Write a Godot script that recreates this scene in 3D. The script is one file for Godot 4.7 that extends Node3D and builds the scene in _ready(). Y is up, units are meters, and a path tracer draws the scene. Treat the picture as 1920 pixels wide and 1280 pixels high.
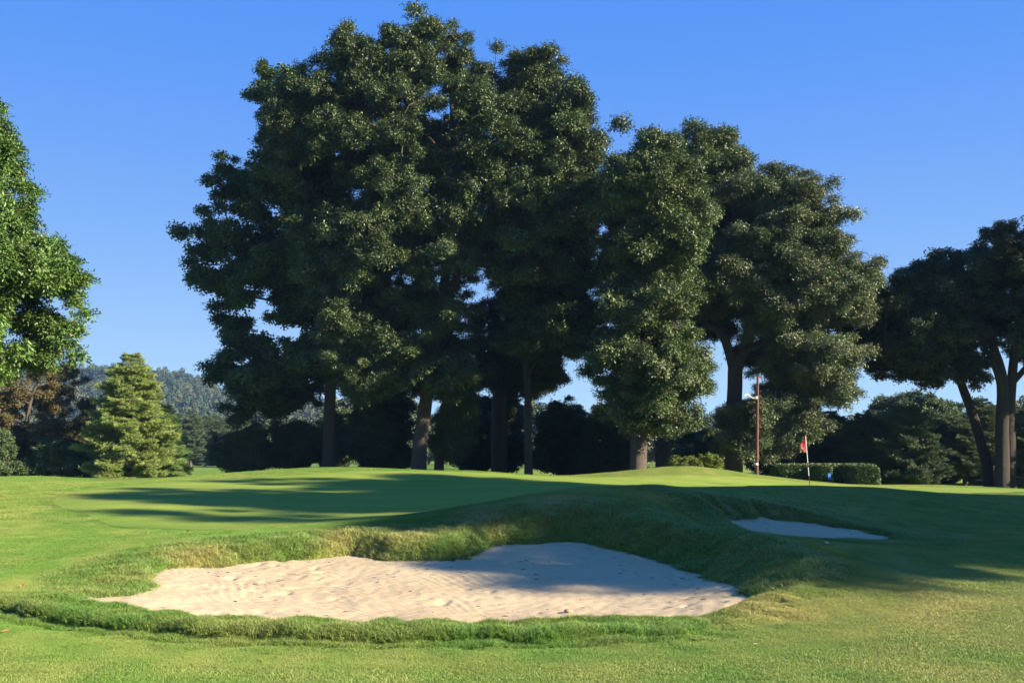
extends Node3D
# A golf hole in low morning sun: bunkers, putting green, a stand of oaks, a wooded hill. x right, y up, -z away; "depth" is -z.

const GROUND_POINTS := [Vector3(-3.64, 7.28, 0), Vector3(-1.82, 7.28, 0), Vector3(0, 7.28, 0), Vector3(1.82, 7.28, 0), Vector3(3.64, 7.28, 0), Vector3(-4.91, 10.4, 0.01), Vector3(-3.28, 9.5, 0), Vector3(0, 8.95, 0), Vector3(2.31, 10, 0.02), Vector3(4.99, 9.9, 0.08), Vector3(4.36, 11.2, 0.17), Vector3(6.38, 12.6, 0.12), Vector3(4.52, 12.6, 0.25), Vector3(3.96, 12.5, 0.34), Vector3(3.63, 13.2, 0.45), Vector3(3.82, 11.5, 0.22), Vector3(3.04, 10.9, 0.11), Vector3(9.05, 17.8, 0.25), Vector3(11.72, 23, 0.34), Vector3(13.52, 26.5, 0.42), Vector3(10.51, 25, 0.69), Vector3(8.35, 24.5, 0.8), Vector3(6.36, 23, 0.76), Vector3(4.87, 20.8, 0.78), Vector3(3.82, 18.9, 0.8), Vector3(3.09, 17.6, 0.93), Vector3(1.79, 17.7, 0.96), Vector3(0.94, 17.7, 0.91), Vector3(0, 17.6, 0.82), Vector3(-0.54, 17.1, 0.71), Vector3(-0.87, 16.4, 0.51), Vector3(-2.06, 16.2, 0.44), Vector3(-3.39, 16, 0.39), Vector3(-4.35, 15.8, 0.35), Vector3(-5.1, 15.3, 0.28), Vector3(-5.25, 13.1, 0.03), Vector3(-5.68, 12, 0.01), Vector3(-6.17, 12.2, 0.04), Vector3(-9.15, 18, 0.24), Vector3(-11.73, 23, 0.46), Vector3(-15.85, 31, 0.71), Vector3(-18.55, 40, 0.82), Vector3(-20.47, 40, 0.8), Vector3(-24.74, 40, 0.82), Vector3(-15.56, 40, 0.61), Vector3(-13.77, 41, 0.78), Vector3(-4.22, 17.3, 0.38), Vector3(-9.14, 21, 0.43), Vector3(-12.48, 33, 0.73), Vector3(-8.09, 33, 0.73), Vector3(-10.13, 38, 0.96), Vector3(-8.07, 42, 1.15), Vector3(-5.83, 42, 1.13), Vector3(-4.01, 43, 0.92), Vector3(-1.84, 43, 1.01), Vector3(0.69, 43, 0.83), Vector3(2.75, 43, 0.76), Vector3(5.16, 44, 0.99), Vector3(7.99, 44, 1.2), Vector3(9.62, 44, 0.99), Vector3(11.49, 44, 0.74), Vector3(14.06, 44, 0.46), Vector3(16.3, 45, 0.31), Vector3(21.3, 50, 0.2), Vector3(22.49, 44, 0.18), Vector3(25.48, 42, 0.18), Vector3(11.01, 37, 0.33), Vector3(3.34, 33, 0.66), Vector3(0.57, 27, 0.69), Vector3(-2.13, 25, 0.62), Vector3(-1.7, 20, 0.5), Vector3(5.43, 30, 0.63), Vector3(14.18, 36, 0.48), Vector3(4.77, 16.7, 0.2), Vector3(3.96, 17, 0.29), Vector3(6.3, 17, 0.19), Vector3(7.85, 19.5, 0.22), Vector3(3.31, 14.2, 0.52), Vector3(3.56, 16, 0.45), Vector3(2.87, 15.9, 0.52), Vector3(5.08, 16, 0.26), Vector3(-60, 0, 0.1), Vector3(-60, 12, 0.25), Vector3(-30, 0, 0.1), Vector3(-30, 12, 0.25), Vector3(30, 0, 0.1), Vector3(30, 12, 0.25), Vector3(60, 0, 0.1), Vector3(60, 12, 0.25), Vector3(-30, -8, 0), Vector3(-15, -8, 0), Vector3(0, -8, 0), Vector3(15, -8, 0), Vector3(30, -8, 0), Vector3(-3, 2, 0), Vector3(3, 2, 0), Vector3(-45, 52, 0.1), Vector3(-45, 62, 0.02), Vector3(-45, 75, 0), Vector3(-25, 52, 0.1), Vector3(-25, 62, 0.02), Vector3(-25, 75, 0), Vector3(-12, 52, 0.25), Vector3(-12, 62, 0.02), Vector3(-12, 75, 0), Vector3(0, 52, 0.25), Vector3(0, 62, 0.02), Vector3(0, 75, 0), Vector3(12, 52, 0.25), Vector3(12, 62, 0.02), Vector3(12, 75, 0), Vector3(25, 52, -0.2), Vector3(25, 62, -0.3), Vector3(25, 75, -0.25), Vector3(45, 52, -0.2), Vector3(45, 62, -0.3), Vector3(45, 75, -0.25), Vector3(28, 58, -0.32), Vector3(35, 60, -0.32), Vector3(22, 57, -0.2), Vector3(18, 53, 0.02), Vector3(-40, 30, 0.6), Vector3(40, 30, 0.3), Vector3(-40, 42, 0.6), Vector3(40, 44, 0.2), Vector3(25, 20, 0.2), Vector3(-25, 20, 0.3)]
const SAND_POINTS := [Vector3(-4.6, 11, 0.02), Vector3(-3, 10, -0.14), Vector3(0, 9.8, -0.16), Vector3(2, 10.4, -0.1), Vector3(2.6, 11.5, 0), Vector3(-3, 12, -0.12), Vector3(0, 12, -0.14), Vector3(1.6, 12, -0.1), Vector3(2.57, 13.2, 0.02), Vector3(2.17, 14.7, 0.07), Vector3(1.66, 15.7, 0.17), Vector3(0.86, 16.2, 0.23), Vector3(-0.09, 16.1, 0.21), Vector3(-0.63, 14.9, 0.09), Vector3(-1.89, 14.9, 0.07), Vector3(-3.17, 15, 0.07), Vector3(-4.01, 14.6, 0.05), Vector3(-4.68, 14.2, 0.04), Vector3(-4.36, 12.5, 0.01), Vector3(-2.66, 14, -0.01), Vector3(0.29, 13.8, 0.05), Vector3(-1.09, 13, -0.06)]
const SAND_POINTS_2 := [Vector3(3.62, 18.2, 0.41), Vector3(4.18, 19.2, 0.43), Vector3(4.91, 19.7, 0.41), Vector3(5.54, 19.7, 0.35), Vector3(6.11, 19.2, 0.29), Vector3(6.5, 18.6, 0.22), Vector3(6.71, 17.9, 0.16), Vector3(5, 17.2, 0.1), Vector3(6.3, 17.2, 0.08), Vector3(4.2, 17.6, 0.2), Vector3(5.3, 18.4, 0.16)]
var bunker: PackedVector2Array = PackedVector2Array([Vector2(-4.89, 11.15), Vector2(-4.38, 10.7), Vector2(-3.53, 10.2), Vector2(-2.61, 9.75), Vector2(-1.3, 9.55), Vector2(0.2, 9.6), Vector2(1.24, 9.85), Vector2(2.02, 10.4), Vector2(2.6, 11.3), Vector2(2.73, 12.2), Vector2(2.57, 13.2), Vector2(2.17, 14.7), Vector2(1.66, 15.7), Vector2(0.86, 16.2), Vector2(-0.09, 16.1), Vector2(-0.46, 15.7), Vector2(-0.63, 14.9), Vector2(-1.25, 14.8), Vector2(-1.89, 14.9), Vector2(-2.44, 15.4), Vector2(-3.17, 15), Vector2(-4.01, 14.6), Vector2(-4.68, 14.2), Vector2(-4.82, 13.5), Vector2(-4.36, 12.5), Vector2(-4.41, 11.8)])
var bunker_2: PackedVector2Array = PackedVector2Array([Vector2(3.62, 18.2), Vector2(4.18, 19.2), Vector2(4.91, 19.7), Vector2(5.54, 19.7), Vector2(6.11, 19.2), Vector2(6.5, 18.6), Vector2(6.77, 17.9), Vector2(6.33, 17.1), Vector2(5.51, 16.8), Vector2(4.82, 16.85), Vector2(4.01, 17.2)])
var green_edge: PackedVector2Array = PackedVector2Array([Vector2(-9.14, 21), Vector2(-7.58, 18.8), Vector2(-5.69, 17.6), Vector2(-4.1, 17.6), Vector2(-2.51, 18.2), Vector2(-1.03, 19.4), Vector2(0.43, 20), Vector2(2.05, 20.3), Vector2(6.5, 26.5), Vector2(9.5, 29), Vector2(13, 31), Vector2(17, 33), Vector2(19, 36.5), Vector2(17, 39.5), Vector2(12, 41), Vector2(6, 40.5), Vector2(0, 40), Vector2(-5, 38.5), Vector2(-8, 36.5), Vector2(-11.5, 34), Vector2(-12.8, 30), Vector2(-12, 26), Vector2(-10.6, 23)])
var TREES := [
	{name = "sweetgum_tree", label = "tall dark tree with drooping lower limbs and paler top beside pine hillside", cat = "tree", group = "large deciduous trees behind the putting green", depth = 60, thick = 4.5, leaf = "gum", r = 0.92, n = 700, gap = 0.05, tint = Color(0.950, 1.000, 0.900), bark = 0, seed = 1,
		polys = [PackedVector2Array([Vector2(-15.85, 26.15), Vector2(-15.14, 27.27), Vector2(-13.93, 25.8), Vector2(-12.95, 27.03), Vector2(-12.09, 26.15), Vector2(-10.34, 22.68), Vector2(-8.26, 17.22), Vector2(-7.37, 12.53), Vector2(-7.81, 9.23), Vector2(-8.42, 6.62), Vector2(-10.01, 5.16), Vector2(-11.94, 5), Vector2(-13.07, 5.16), Vector2(-14.19, 4.51), Vector2(-15.78, 4.03), Vector2(-17.08, 4.19), Vector2(-17.6, 5.32), Vector2(-18.27, 6.13), Vector2(-17.49, 6.94), Vector2(-18.02, 8.24), Vector2(-18.4, 9.88), Vector2(-19.43, 11.2), Vector2(-19.81, 12.69), Vector2(-19.29, 13.69), Vector2(-20.05, 14.69), Vector2(-20.28, 16.27), Vector2(-18.47, 16.37), Vector2(-17.49, 16.81), Vector2(-19, 17.49), Vector2(-19, 20.28), Vector2(-18.26, 21.99), Vector2(-17.3, 21.24), Vector2(-16.86, 19.93), Vector2(-16, 21.99), Vector2(-16.03, 23.03), Vector2(-15.4, 24.41)]), PackedVector2Array([Vector2(-18.63, 6.94), Vector2(-17.52, 7.92), Vector2(-14.94, 8.24), Vector2(-12.32, 7.59), Vector2(-12.09, 4.68), Vector2(-13.84, 3.55), Vector2(-16.73, 3.39), Vector2(-18.23, 5)]), PackedVector2Array([Vector2(-11.06, 9.23), Vector2(-8.47, 9.88), Vector2(-7.31, 8.24), Vector2(-7.75, 5.32), Vector2(-9.68, 4.68), Vector2(-10.92, 5.64)])],
		trunks = [[Vector4(-11.01, 0.68, 0.420, 0), Vector4(-11.03, 3.39, 0.360, 0), Vector4(-11.07, 6.62, 0.330, 0), Vector4(-11.49, 11.2, 0.270, 0.3), Vector4(-12.37, 16.54, 0.200, 0), Vector4(-13.32, 21.65, 0.120, 0), Vector4(-14.25, 25.11, 0.050, 0)]]},
	{name = "oak_tree", label = "tallest oak with pale leaning trunk and huge rounded crown", cat = "tree", group = "large deciduous trees behind the putting green", depth = 56, thick = 6.5, leaf = "oak", r = 0.92, n = 1900, gap = -0.06, tint = Color(1.050, 1.050, 1.050), bark = 0, seed = 2,
		polys = [PackedVector2Array([Vector2(-11.9, 24.03), Vector2(-10.98, 25.01), Vector2(-9.74, 25.89), Vector2(-8.49, 26.35), Vector2(-7.07, 25.82), Vector2(-6.29, 26.41), Vector2(-3.46, 26.48), Vector2(-2.2, 25.43), Vector2(-0.94, 24.68), Vector2(-0.16, 24.45), Vector2(1.57, 24.91), Vector2(3.19, 23.8), Vector2(3.69, 22.83), Vector2(4.12, 22.4), Vector2(3.89, 21.44), Vector2(4.98, 20.63), Vector2(5.52, 18.71), Vector2(4.93, 15.86), Vector2(5.06, 13.98), Vector2(4.28, 11.8), Vector2(2.74, 10.25), Vector2(0, 10.56), Vector2(-1.68, 10.25), Vector2(-1.97, 8.11), Vector2(-3.33, 6.89), Vector2(-4.85, 7.8), Vector2(-5.74, 6.28), Vector2(-7.24, 5.22), Vector2(-8.74, 4.92), Vector2(-9.93, 4.47), Vector2(-10.57, 6.28), Vector2(-10.92, 8.11), Vector2(-11.9, 11.18), Vector2(-13.21, 14.6), Vector2(-14.23, 17.76), Vector2(-14.15, 20.63), Vector2(-13.12, 22.89)]), PackedVector2Array([Vector2(0, 24.19), Vector2(1.73, 24.91), Vector2(3.29, 23.6), Vector2(4.31, 22.24), Vector2(5.13, 20.63), Vector2(5.73, 18.71), Vector2(5.39, 15.86), Vector2(3.38, 14.6), Vector2(0.62, 15.86), Vector2(-0.47, 19.99)]), PackedVector2Array([Vector2(-10.3, 7.8), Vector2(-7.9, 9.33), Vector2(-4.87, 9.64), Vector2(-2.13, 9.02), Vector2(-1.66, 6.58), Vector2(-2.41, 4.17), Vector2(-4.82, 5.22), Vector2(-7.52, 4.17), Vector2(-9.62, 4.02)])],
		trunks = [[Vector4(-5.28, 0.5, 0.500, 0), Vector4(-5.18, 2.08, 0.420, 0), Vector4(-4.91, 4.47, 0.370, 0), Vector4(-4.66, 6.58, 0.350, 0), Vector4(-4.2, 9.33, 0.310, 0), Vector4(-3.82, 11.8, 0.280, 0), Vector4(-3.54, 15.55, 0.240, 0), Vector4(-3.41, 19.35, 0.180, 0.3), Vector4(-3.6, 23.21, 0.110, 0), Vector4(-4.09, 25.82, 0.040, 0)], [Vector4(-4.2, 9.33, 0.200, 0), Vector4(-3.06, 11.8, 0.190, 1.2), Vector4(-1.69, 13.98, 0.160, 1.5), Vector4(0, 16.02, 0.120, 1.2), Vector4(1.55, 18.71, 0.060, 0.6)], [Vector4(-3.73, 12.42, 0.200, 0), Vector4(-4.93, 15.55, 0.170, 1.5), Vector4(-6.02, 17.28, 0.140, 2.2), Vector4(-7.77, 19.99, 0.070, 2.2)], [Vector4(-3.51, 15.86, 0.160, 0), Vector4(-2.17, 18.71, 0.130, -1), Vector4(-0.62, 21.28, 0.060, -1.2)]]},
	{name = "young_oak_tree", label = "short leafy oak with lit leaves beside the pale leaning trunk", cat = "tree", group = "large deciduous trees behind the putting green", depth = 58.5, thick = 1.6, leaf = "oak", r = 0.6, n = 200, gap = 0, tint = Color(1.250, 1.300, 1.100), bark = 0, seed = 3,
		polys = [PackedVector2Array([Vector2(-4.18, 7.92), Vector2(-2.91, 8.4), Vector2(-2.15, 7.12), Vector2(-1.83, 5.54), Vector2(-1.95, 3.66), Vector2(-2.35, 2.1), Vector2(-3.44, 1.41), Vector2(-4.44, 1.54), Vector2(-4.82, 2.72), Vector2(-4.56, 4.6), Vector2(-4.67, 6.49)])],
		trunks = [[Vector4(-4.3, 0.55, 0.330, 0), Vector4(-4.2, 3.34, 0.240, 0), Vector4(-3.63, 5.86, 0.200, 0), Vector4(-2.97, 7.6, 0.150, 0), Vector4(-2.79, 7.92, 0.120, 0)]]},
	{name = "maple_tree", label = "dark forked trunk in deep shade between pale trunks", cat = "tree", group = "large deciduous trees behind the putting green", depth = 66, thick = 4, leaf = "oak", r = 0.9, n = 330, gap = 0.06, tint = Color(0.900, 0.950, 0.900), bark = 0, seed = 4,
		polys = [PackedVector2Array([Vector2(-3.22, 10.71), Vector2(-1.08, 13.62), Vector2(1.81, 15.08), Vector2(4.68, 12.89), Vector2(4.65, 9.27), Vector2(3.2, 5.69), Vector2(1.06, 4.45), Vector2(-1.06, 4.98), Vector2(-2.85, 6.4)])],
		trunks = [[Vector4(-0.84, 0.24, 0.600, 0), Vector4(-0.88, 3.57, 0.520, 0), Vector4(-0.78, 6.05, 0.450, 0), Vector4(-0.18, 8.55, 0.300, 0), Vector4(0.72, 11.8, 0.150, 0)], [Vector4(-0.78, 6.05, 0.300, 0), Vector4(-1.71, 7.48, 0.220, 0.5), Vector4(-2.32, 9.27, 0.120, 0.5)]]},
	{name = "slender_oak_tree", label = "oak with slender straight pale trunk and airy mid crown", cat = "tree", group = "large deciduous trees behind the putting green", depth = 59, thick = 4.2, leaf = "oak", r = 0.92, n = 330, gap = 0.06, tint = Color(1.050, 1.050, 1.000), bark = 0, seed = 5,
		polys = [PackedVector2Array([Vector2(-0.8, 11.04), Vector2(-0.48, 13.65), Vector2(0.49, 15.63), Vector2(1.62, 16.96), Vector2(3.57, 17.29), Vector2(5.18, 15.63), Vector2(6.13, 13.33), Vector2(6.36, 11.04), Vector2(5.59, 8.46), Vector2(4.3, 6.85), Vector2(3.18, 6.37), Vector2(2.22, 5.74), Vector2(0.48, 5.42), Vector2(-0.48, 6.53), Vector2(-1.12, 8.46)])],
		trunks = [[Vector4(0.97, 0.29, 0.270, 0), Vector4(0.95, 2.73, 0.230, 0), Vector4(0.95, 5.26, 0.210, 0), Vector4(0.8, 7.81, 0.180, 0), Vector4(1.28, 11.04, 0.140, 0.3), Vector4(2.26, 14.64, 0.070, 0.5)], [Vector4(0.83, 7.81, 0.120, 0), Vector4(0, 9.75, 0.100, 0.4), Vector4(-0.8, 11.69, 0.050, 0.6)], [Vector4(0.95, 6.53, 0.120, 0), Vector4(2.56, 9.1, 0.090, 0.8), Vector4(4.18, 11.69, 0.040, 1)]]},
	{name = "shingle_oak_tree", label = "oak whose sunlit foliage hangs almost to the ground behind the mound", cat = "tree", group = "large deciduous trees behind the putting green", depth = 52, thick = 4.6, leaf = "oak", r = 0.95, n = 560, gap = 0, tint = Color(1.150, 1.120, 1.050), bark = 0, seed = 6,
		polys = [PackedVector2Array([Vector2(4.75, 17.49), Vector2(5.92, 19.03), Vector2(7.17, 19.69), Vector2(8.02, 18.62), Vector2(9.48, 16.9), Vector2(10.42, 13.97), Vector2(10.21, 11.07), Vector2(9.32, 8.78), Vector2(10.47, 7.36), Vector2(10.22, 5.1), Vector2(9.5, 4.13), Vector2(8.91, 2.6), Vector2(7.64, 1.71), Vector2(6.53, 1.43), Vector2(5.71, 2.73), Vector2(5.03, 3.99), Vector2(4.26, 4.96), Vector2(3.79, 6.23), Vector2(4.51, 7.64), Vector2(4.95, 9.92), Vector2(4.27, 12.8)])],
		trunks = [[Vector4(6.54, 0.61, 0.460, 0), Vector4(6.64, 3.15, 0.420, 0), Vector4(6.79, 5.95, 0.380, 0), Vector4(7, 8.78, 0.330, 0), Vector4(6.83, 12.22, 0.250, 0), Vector4(6.89, 16.31, 0.120, 0)], [Vector4(6.96, 8.21, 0.200, 0), Vector4(7.88, 7.36, 0.150, 1.5), Vector4(8.73, 7.64, 0.100, 2)]]},
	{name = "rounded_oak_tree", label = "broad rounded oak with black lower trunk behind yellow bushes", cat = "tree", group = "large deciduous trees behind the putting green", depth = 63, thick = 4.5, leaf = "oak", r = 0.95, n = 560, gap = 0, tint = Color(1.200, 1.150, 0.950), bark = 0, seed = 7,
		polys = [PackedVector2Array([Vector2(8.52, 19.78), Vector2(9.43, 21.93), Vector2(10.66, 22.58), Vector2(11.9, 22.94), Vector2(13.46, 22.47), Vector2(15.21, 22.47), Vector2(15.75, 20.49), Vector2(16.8, 17.29), Vector2(15.77, 11.68), Vector2(14.16, 8.92), Vector2(11.93, 8.58), Vector2(10.36, 11.68), Vector2(9.85, 15.88)])],
		trunks = [[Vector4(9.5, 0.3, 0.500, 0), Vector4(9.56, 3.48, 0.460, 0), Vector4(9.8, 7.55, 0.400, 0), Vector4(10.8, 11.68, 0.300, 0), Vector4(12.11, 16.58, 0.180, 0), Vector4(12.7, 19.78, 0.070, 0)]]},
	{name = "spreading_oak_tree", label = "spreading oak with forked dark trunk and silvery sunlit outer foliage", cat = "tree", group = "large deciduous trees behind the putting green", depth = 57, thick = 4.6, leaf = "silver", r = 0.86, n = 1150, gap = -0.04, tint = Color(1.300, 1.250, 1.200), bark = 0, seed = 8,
		polys = [PackedVector2Array([Vector2(12.27, 17.72), Vector2(13.71, 18.86), Vector2(15.43, 18.37), Vector2(16.68, 17.89), Vector2(18.06, 17.01), Vector2(18.8, 15.79), Vector2(19.76, 14.52), Vector2(19.96, 13.25), Vector2(21.2, 13.18), Vector2(21.62, 11.98), Vector2(21.24, 10.41), Vector2(19.96, 9.47), Vector2(19.51, 8.22), Vector2(20.68, 6.67), Vector2(20.41, 5.29), Vector2(19.13, 4.06), Vector2(17.43, 3.6), Vector2(15.91, 3.76), Vector2(14.71, 4.67), Vector2(13.68, 6.37), Vector2(12.68, 9.31), Vector2(11.29, 9.09), Vector2(10.08, 10.41), Vector2(10.91, 12.93), Vector2(12.21, 15.15)]), PackedVector2Array([Vector2(11.66, 5.29), Vector2(13.21, 5.75), Vector2(15.05, 5.9), Vector2(17.02, 4.98), Vector2(17.48, 3.3), Vector2(16.82, 1.78), Vector2(14.92, 1.42), Vector2(13.08, 1.12), Vector2(11.81, 1.33), Vector2(11.46, 3.3)])],
		trunks = [[Vector4(12.64, 0.27, 0.500, 0), Vector4(12.74, 3.3, 0.450, 0), Vector4(12.82, 5.13, 0.430, 0), Vector4(12.92, 6.67, 0.420, 0), Vector4(13.41, 7.76, 0.320, 0.3), Vector4(13.77, 9.47, 0.270, 0.2), Vector4(14.01, 12.61, 0.200, 0), Vector4(14.73, 15.79, 0.090, 0)], [Vector4(12.89, 6.37, 0.340, 0), Vector4(12.52, 7.76, 0.270, 0), Vector4(12.2, 8.69, 0.220, -0.2), Vector4(11.44, 9.16, 0.170, -0.4), Vector4(10.2, 8.78, 0.120, -0.6), Vector4(9.11, 8.22, 0.060, -0.6)], [Vector4(13.32, 7.6, 0.260, 0.2), Vector4(14.19, 7.91, 0.200, 1), Vector4(15.42, 7.76, 0.160, 1.5), Vector4(16.92, 6.67, 0.110, 1.8), Vector4(18.1, 5.29, 0.050, 1.8)], [Vector4(13.81, 9.78, 0.180, 0.2), Vector4(15.84, 11.35, 0.140, -0.5), Vector4(18.06, 12.61, 0.090, -0.8), Vector4(19.92, 12.3, 0.040, -1)]]},
	{name = "leaning_maple_tree", label = "dark maple with leaning trunk near the clipped hedge", cat = "tree", group = "large deciduous trees behind the putting green", depth = 59, thick = 3.6, leaf = "maple", r = 0.78, n = 520, gap = 0.04, tint = Color(1.100, 1.150, 1.050), bark = 1, seed = 9,
		polys = [PackedVector2Array([Vector2(19.82, 10.46), Vector2(20.63, 11.3), Vector2(21.87, 11.86), Vector2(22.3, 12.83), Vector2(23.86, 13.06), Vector2(24.61, 14.05), Vector2(25.28, 14.57), Vector2(26.49, 14.25), Vector2(27.4, 13), Vector2(27.87, 9.75), Vector2(27.87, 6.85), Vector2(26.68, 5.42), Vector2(25.08, 5.26), Vector2(23.5, 5.42), Vector2(22.28, 6.37), Vector2(21.09, 6.85), Vector2(20.45, 8.46)])],
		trunks = [[Vector4(28.2, -0.4, 0.340, 0), Vector4(27.99, 1.47, 0.290, 0), Vector4(27.59, 3.36, 0.270, 0), Vector4(27.13, 4.94, 0.260, 0), Vector4(26.58, 6.53, 0.230, 0), Vector4(25.56, 8.46, 0.150, 0.3), Vector4(24.04, 10.07, 0.080, 0.4), Vector4(22.48, 11.04, 0.030, 0.4)]]},
	{name = "twin_trunk_maple_tree", label = "dark maple with two upright trunks grown together at the base", cat = "tree", group = "large deciduous trees behind the putting green", depth = 57, thick = 4.2, leaf = "maple", r = 0.8, n = 560, gap = 0.04, tint = Color(1.100, 1.150, 1.050), bark = 1, seed = 10,
		polys = [PackedVector2Array([Vector2(25.57, 13.25), Vector2(26.28, 15), Vector2(27.25, 15.54), Vector2(27.91, 15.09), Vector2(28.99, 15.79), Vector2(30.07, 15.47), Vector2(32.32, 16.44), Vector2(35.1, 15.79), Vector2(37.1, 13.25), Vector2(37.75, 9.47), Vector2(35.67, 6.37), Vector2(32.82, 5.13), Vector2(30.75, 6.37), Vector2(29.23, 6.67), Vector2(28.07, 7.91), Vector2(26.86, 8.22), Vector2(25.75, 10.72)])],
		trunks = [[Vector4(27.91, -0.33, 0.450, 0), Vector4(28.03, 1.78, 0.370, 0), Vector4(28.18, 3.91, 0.360, 0), Vector4(28.23, 6.37, 0.300, 0), Vector4(27.52, 9.16, 0.200, 0), Vector4(27.06, 11.98, 0.100, 0)], [Vector4(28.49, -0.33, 0.380, -0.2), Vector4(28.58, 1.78, 0.310, -0.2), Vector4(28.61, 3.91, 0.310, -0.1), Vector4(28.93, 6.67, 0.250, 0), Vector4(29.63, 10.72, 0.180, 0), Vector4(30.3, 14.2, 0.070, 0)], [Vector4(28.31, 4.52, 0.200, 0), Vector4(27.74, 6.37, 0.170, 0.5), Vector4(26.86, 8.22, 0.100, 0.7)], [Vector4(28.81, 5.75, 0.180, 0), Vector4(30.87, 8.22, 0.130, 0.6), Vector4(33.5, 10.72, 0.060, 0.8)]]},
	{name = "cherry_tree", label = "bright green tree with scattered red leaves and arching outer twigs", cat = "tree", group = "", depth = 27, thick = 3.2, leaf = "cherry", r = 0.52, n = 900, gap = 0.06, tint = Color(1.000, 1.000, 1.000), bark = 0, seed = 11,
		polys = [PackedVector2Array([Vector2(-14.75, 11.71), Vector2(-14.23, 11.47), Vector2(-14.24, 10.16), Vector2(-13.72, 9.47), Vector2(-13.5, 8.66), Vector2(-13, 8.45), Vector2(-13.26, 7.95), Vector2(-12.73, 7.6), Vector2(-11.98, 7.39), Vector2(-11.36, 6.82), Vector2(-11.92, 6.29), Vector2(-12.22, 5.85), Vector2(-11.6, 5.11), Vector2(-12.44, 4.91), Vector2(-12.64, 4.52), Vector2(-12.75, 3.86), Vector2(-13.25, 3.16), Vector2(-13.79, 2.98), Vector2(-14.52, 3.13), Vector2(-16.88, 3.57), Vector2(-18.89, 5.03), Vector2(-19.27, 9.85), Vector2(-17.53, 12.65), Vector2(-15.75, 13.12)])],
		trunks = [[Vector4(-15.96, 0.76, 0.220, 0), Vector4(-16.04, 2.41, 0.170, 0), Vector4(-16.02, 3.86, 0.150, 0), Vector4(-15.72, 5.92, 0.100, 0), Vector4(-15.44, 8.32, 0.060, 0), Vector4(-15.13, 10.47, 0.030, 0)], [Vector4(-16.06, 3.27, 0.100, 0), Vector4(-14.9, 4.59, 0.080, 0.4), Vector4(-13.51, 5.77, 0.050, 0.5), Vector4(-12.38, 6.67, 0.020, 0.5)]]},
	{name = "dogwood_tree", label = "small tree with brownish red autumn foliage behind the bright green tree", cat = "tree", group = "", depth = 55.5, thick = 2.6, leaf = "dogwood", r = 0.55, n = 330, gap = 0, tint = Color(1.000, 1.000, 1.000), bark = 0, seed = 12,
		polys = [PackedVector2Array([Vector2(-27.62, 7.44), Vector2(-26.45, 8.05), Vector2(-25.49, 8.11), Vector2(-24.6, 7.2), Vector2(-24.63, 6.54), Vector2(-23.89, 6.24), Vector2(-23.9, 5.04), Vector2(-23.25, 4), Vector2(-23.25, 2.81), Vector2(-24.03, 1.78), Vector2(-25.48, 1.19), Vector2(-27.82, 0.6), Vector2(-30.78, 0.6), Vector2(-32.73, 3.26), Vector2(-31.76, 6.54)])],
		trunks = [[Vector4(-27.21, 0.31, 0.160, 0), Vector4(-27.19, 2.66, 0.120, 0), Vector4(-26.88, 5.04, 0.070, 0), Vector4(-26.22, 6.54, 0.030, 0)]]},
	{name = "shrub", label = "dark shrub in shade at the foot of the reddish tree", cat = "shrub", group = "dark shrubs along the tree line", depth = 53, thick = 1.6, leaf = "shrub", r = 0.5, n = 130, gap = 0, tint = Color(1.040, 1.100, 1.040), bark = 0, seed = 13,
		polys = [PackedVector2Array([Vector2(-28.81, 0.37), Vector2(-29.23, 2.61), Vector2(-27.87, 3.46), Vector2(-26.14, 3.18), Vector2(-25.07, 1.77), Vector2(-24.85, 0.37)])],
		trunks = [[Vector4(-26.89, 0.14, 0.106, 0), Vector4(-26.93, 1.8, 0.074, 0), Vector4(-27.11, 2.46, 0.032, 0)]]},
	{name = "shrub", label = "low dark shrub between the reddish tree and the yellow green pine", cat = "shrub", group = "dark shrubs along the tree line", depth = 53.5, thick = 1.2, leaf = "shrub", r = 0.5, n = 110, gap = 0, tint = Color(0.980, 1.040, 0.980), bark = 0, seed = 14,
		polys = [PackedVector2Array([Vector2(-25.37, 0.3), Vector2(-25.18, 2.05), Vector2(-24.36, 2.77), Vector2(-23.19, 2.34), Vector2(-22.57, 1.34), Vector2(-22.46, 0.3)])],
		trunks = [[Vector4(-23.78, 0.07, 0.107, 0), Vector4(-23.79, 1.42, 0.075, 0), Vector4(-23.96, 1.96, 0.032, 0)]]},
	{name = "laurel_shrub", label = "broad dark shrub mass at the end of the far fairway", cat = "shrub", group = "dark shrubs along the tree line", depth = 60, thick = 1.8, leaf = "shrub", r = 0.5, n = 150, gap = 0, tint = Color(0.910, 0.980, 0.980), bark = 0, seed = 15,
		polys = [PackedVector2Array([Vector2(-17.85, 0.58), Vector2(-17.96, 1.79), Vector2(-17.2, 2.91), Vector2(-16.09, 3.55), Vector2(-14.81, 3.71), Vector2(-14.44, 2.11), Vector2(-14.56, 0.58)])],
		trunks = [[Vector4(-16.07, 0.33, 0.120, 0), Vector4(-16.06, 2.01, 0.084, 0), Vector4(-16.24, 2.69, 0.036, 0)]]},
	{name = "laurel_shrub", label = "dark rounded shrub beside the sweetgum trunk", cat = "shrub", group = "dark shrubs along the tree line", depth = 63, thick = 1.8, leaf = "shrub", r = 0.5, n = 160, gap = 0, tint = Color(0.980, 1.040, 0.980), bark = 0, seed = 16,
		polys = [PackedVector2Array([Vector2(-15.62, 0.6), Vector2(-15.69, 2.81), Vector2(-14.88, 3.98), Vector2(-13.87, 4.15), Vector2(-12.51, 3.82), Vector2(-11.94, 2.47), Vector2(-11.96, 0.67)])],
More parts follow.
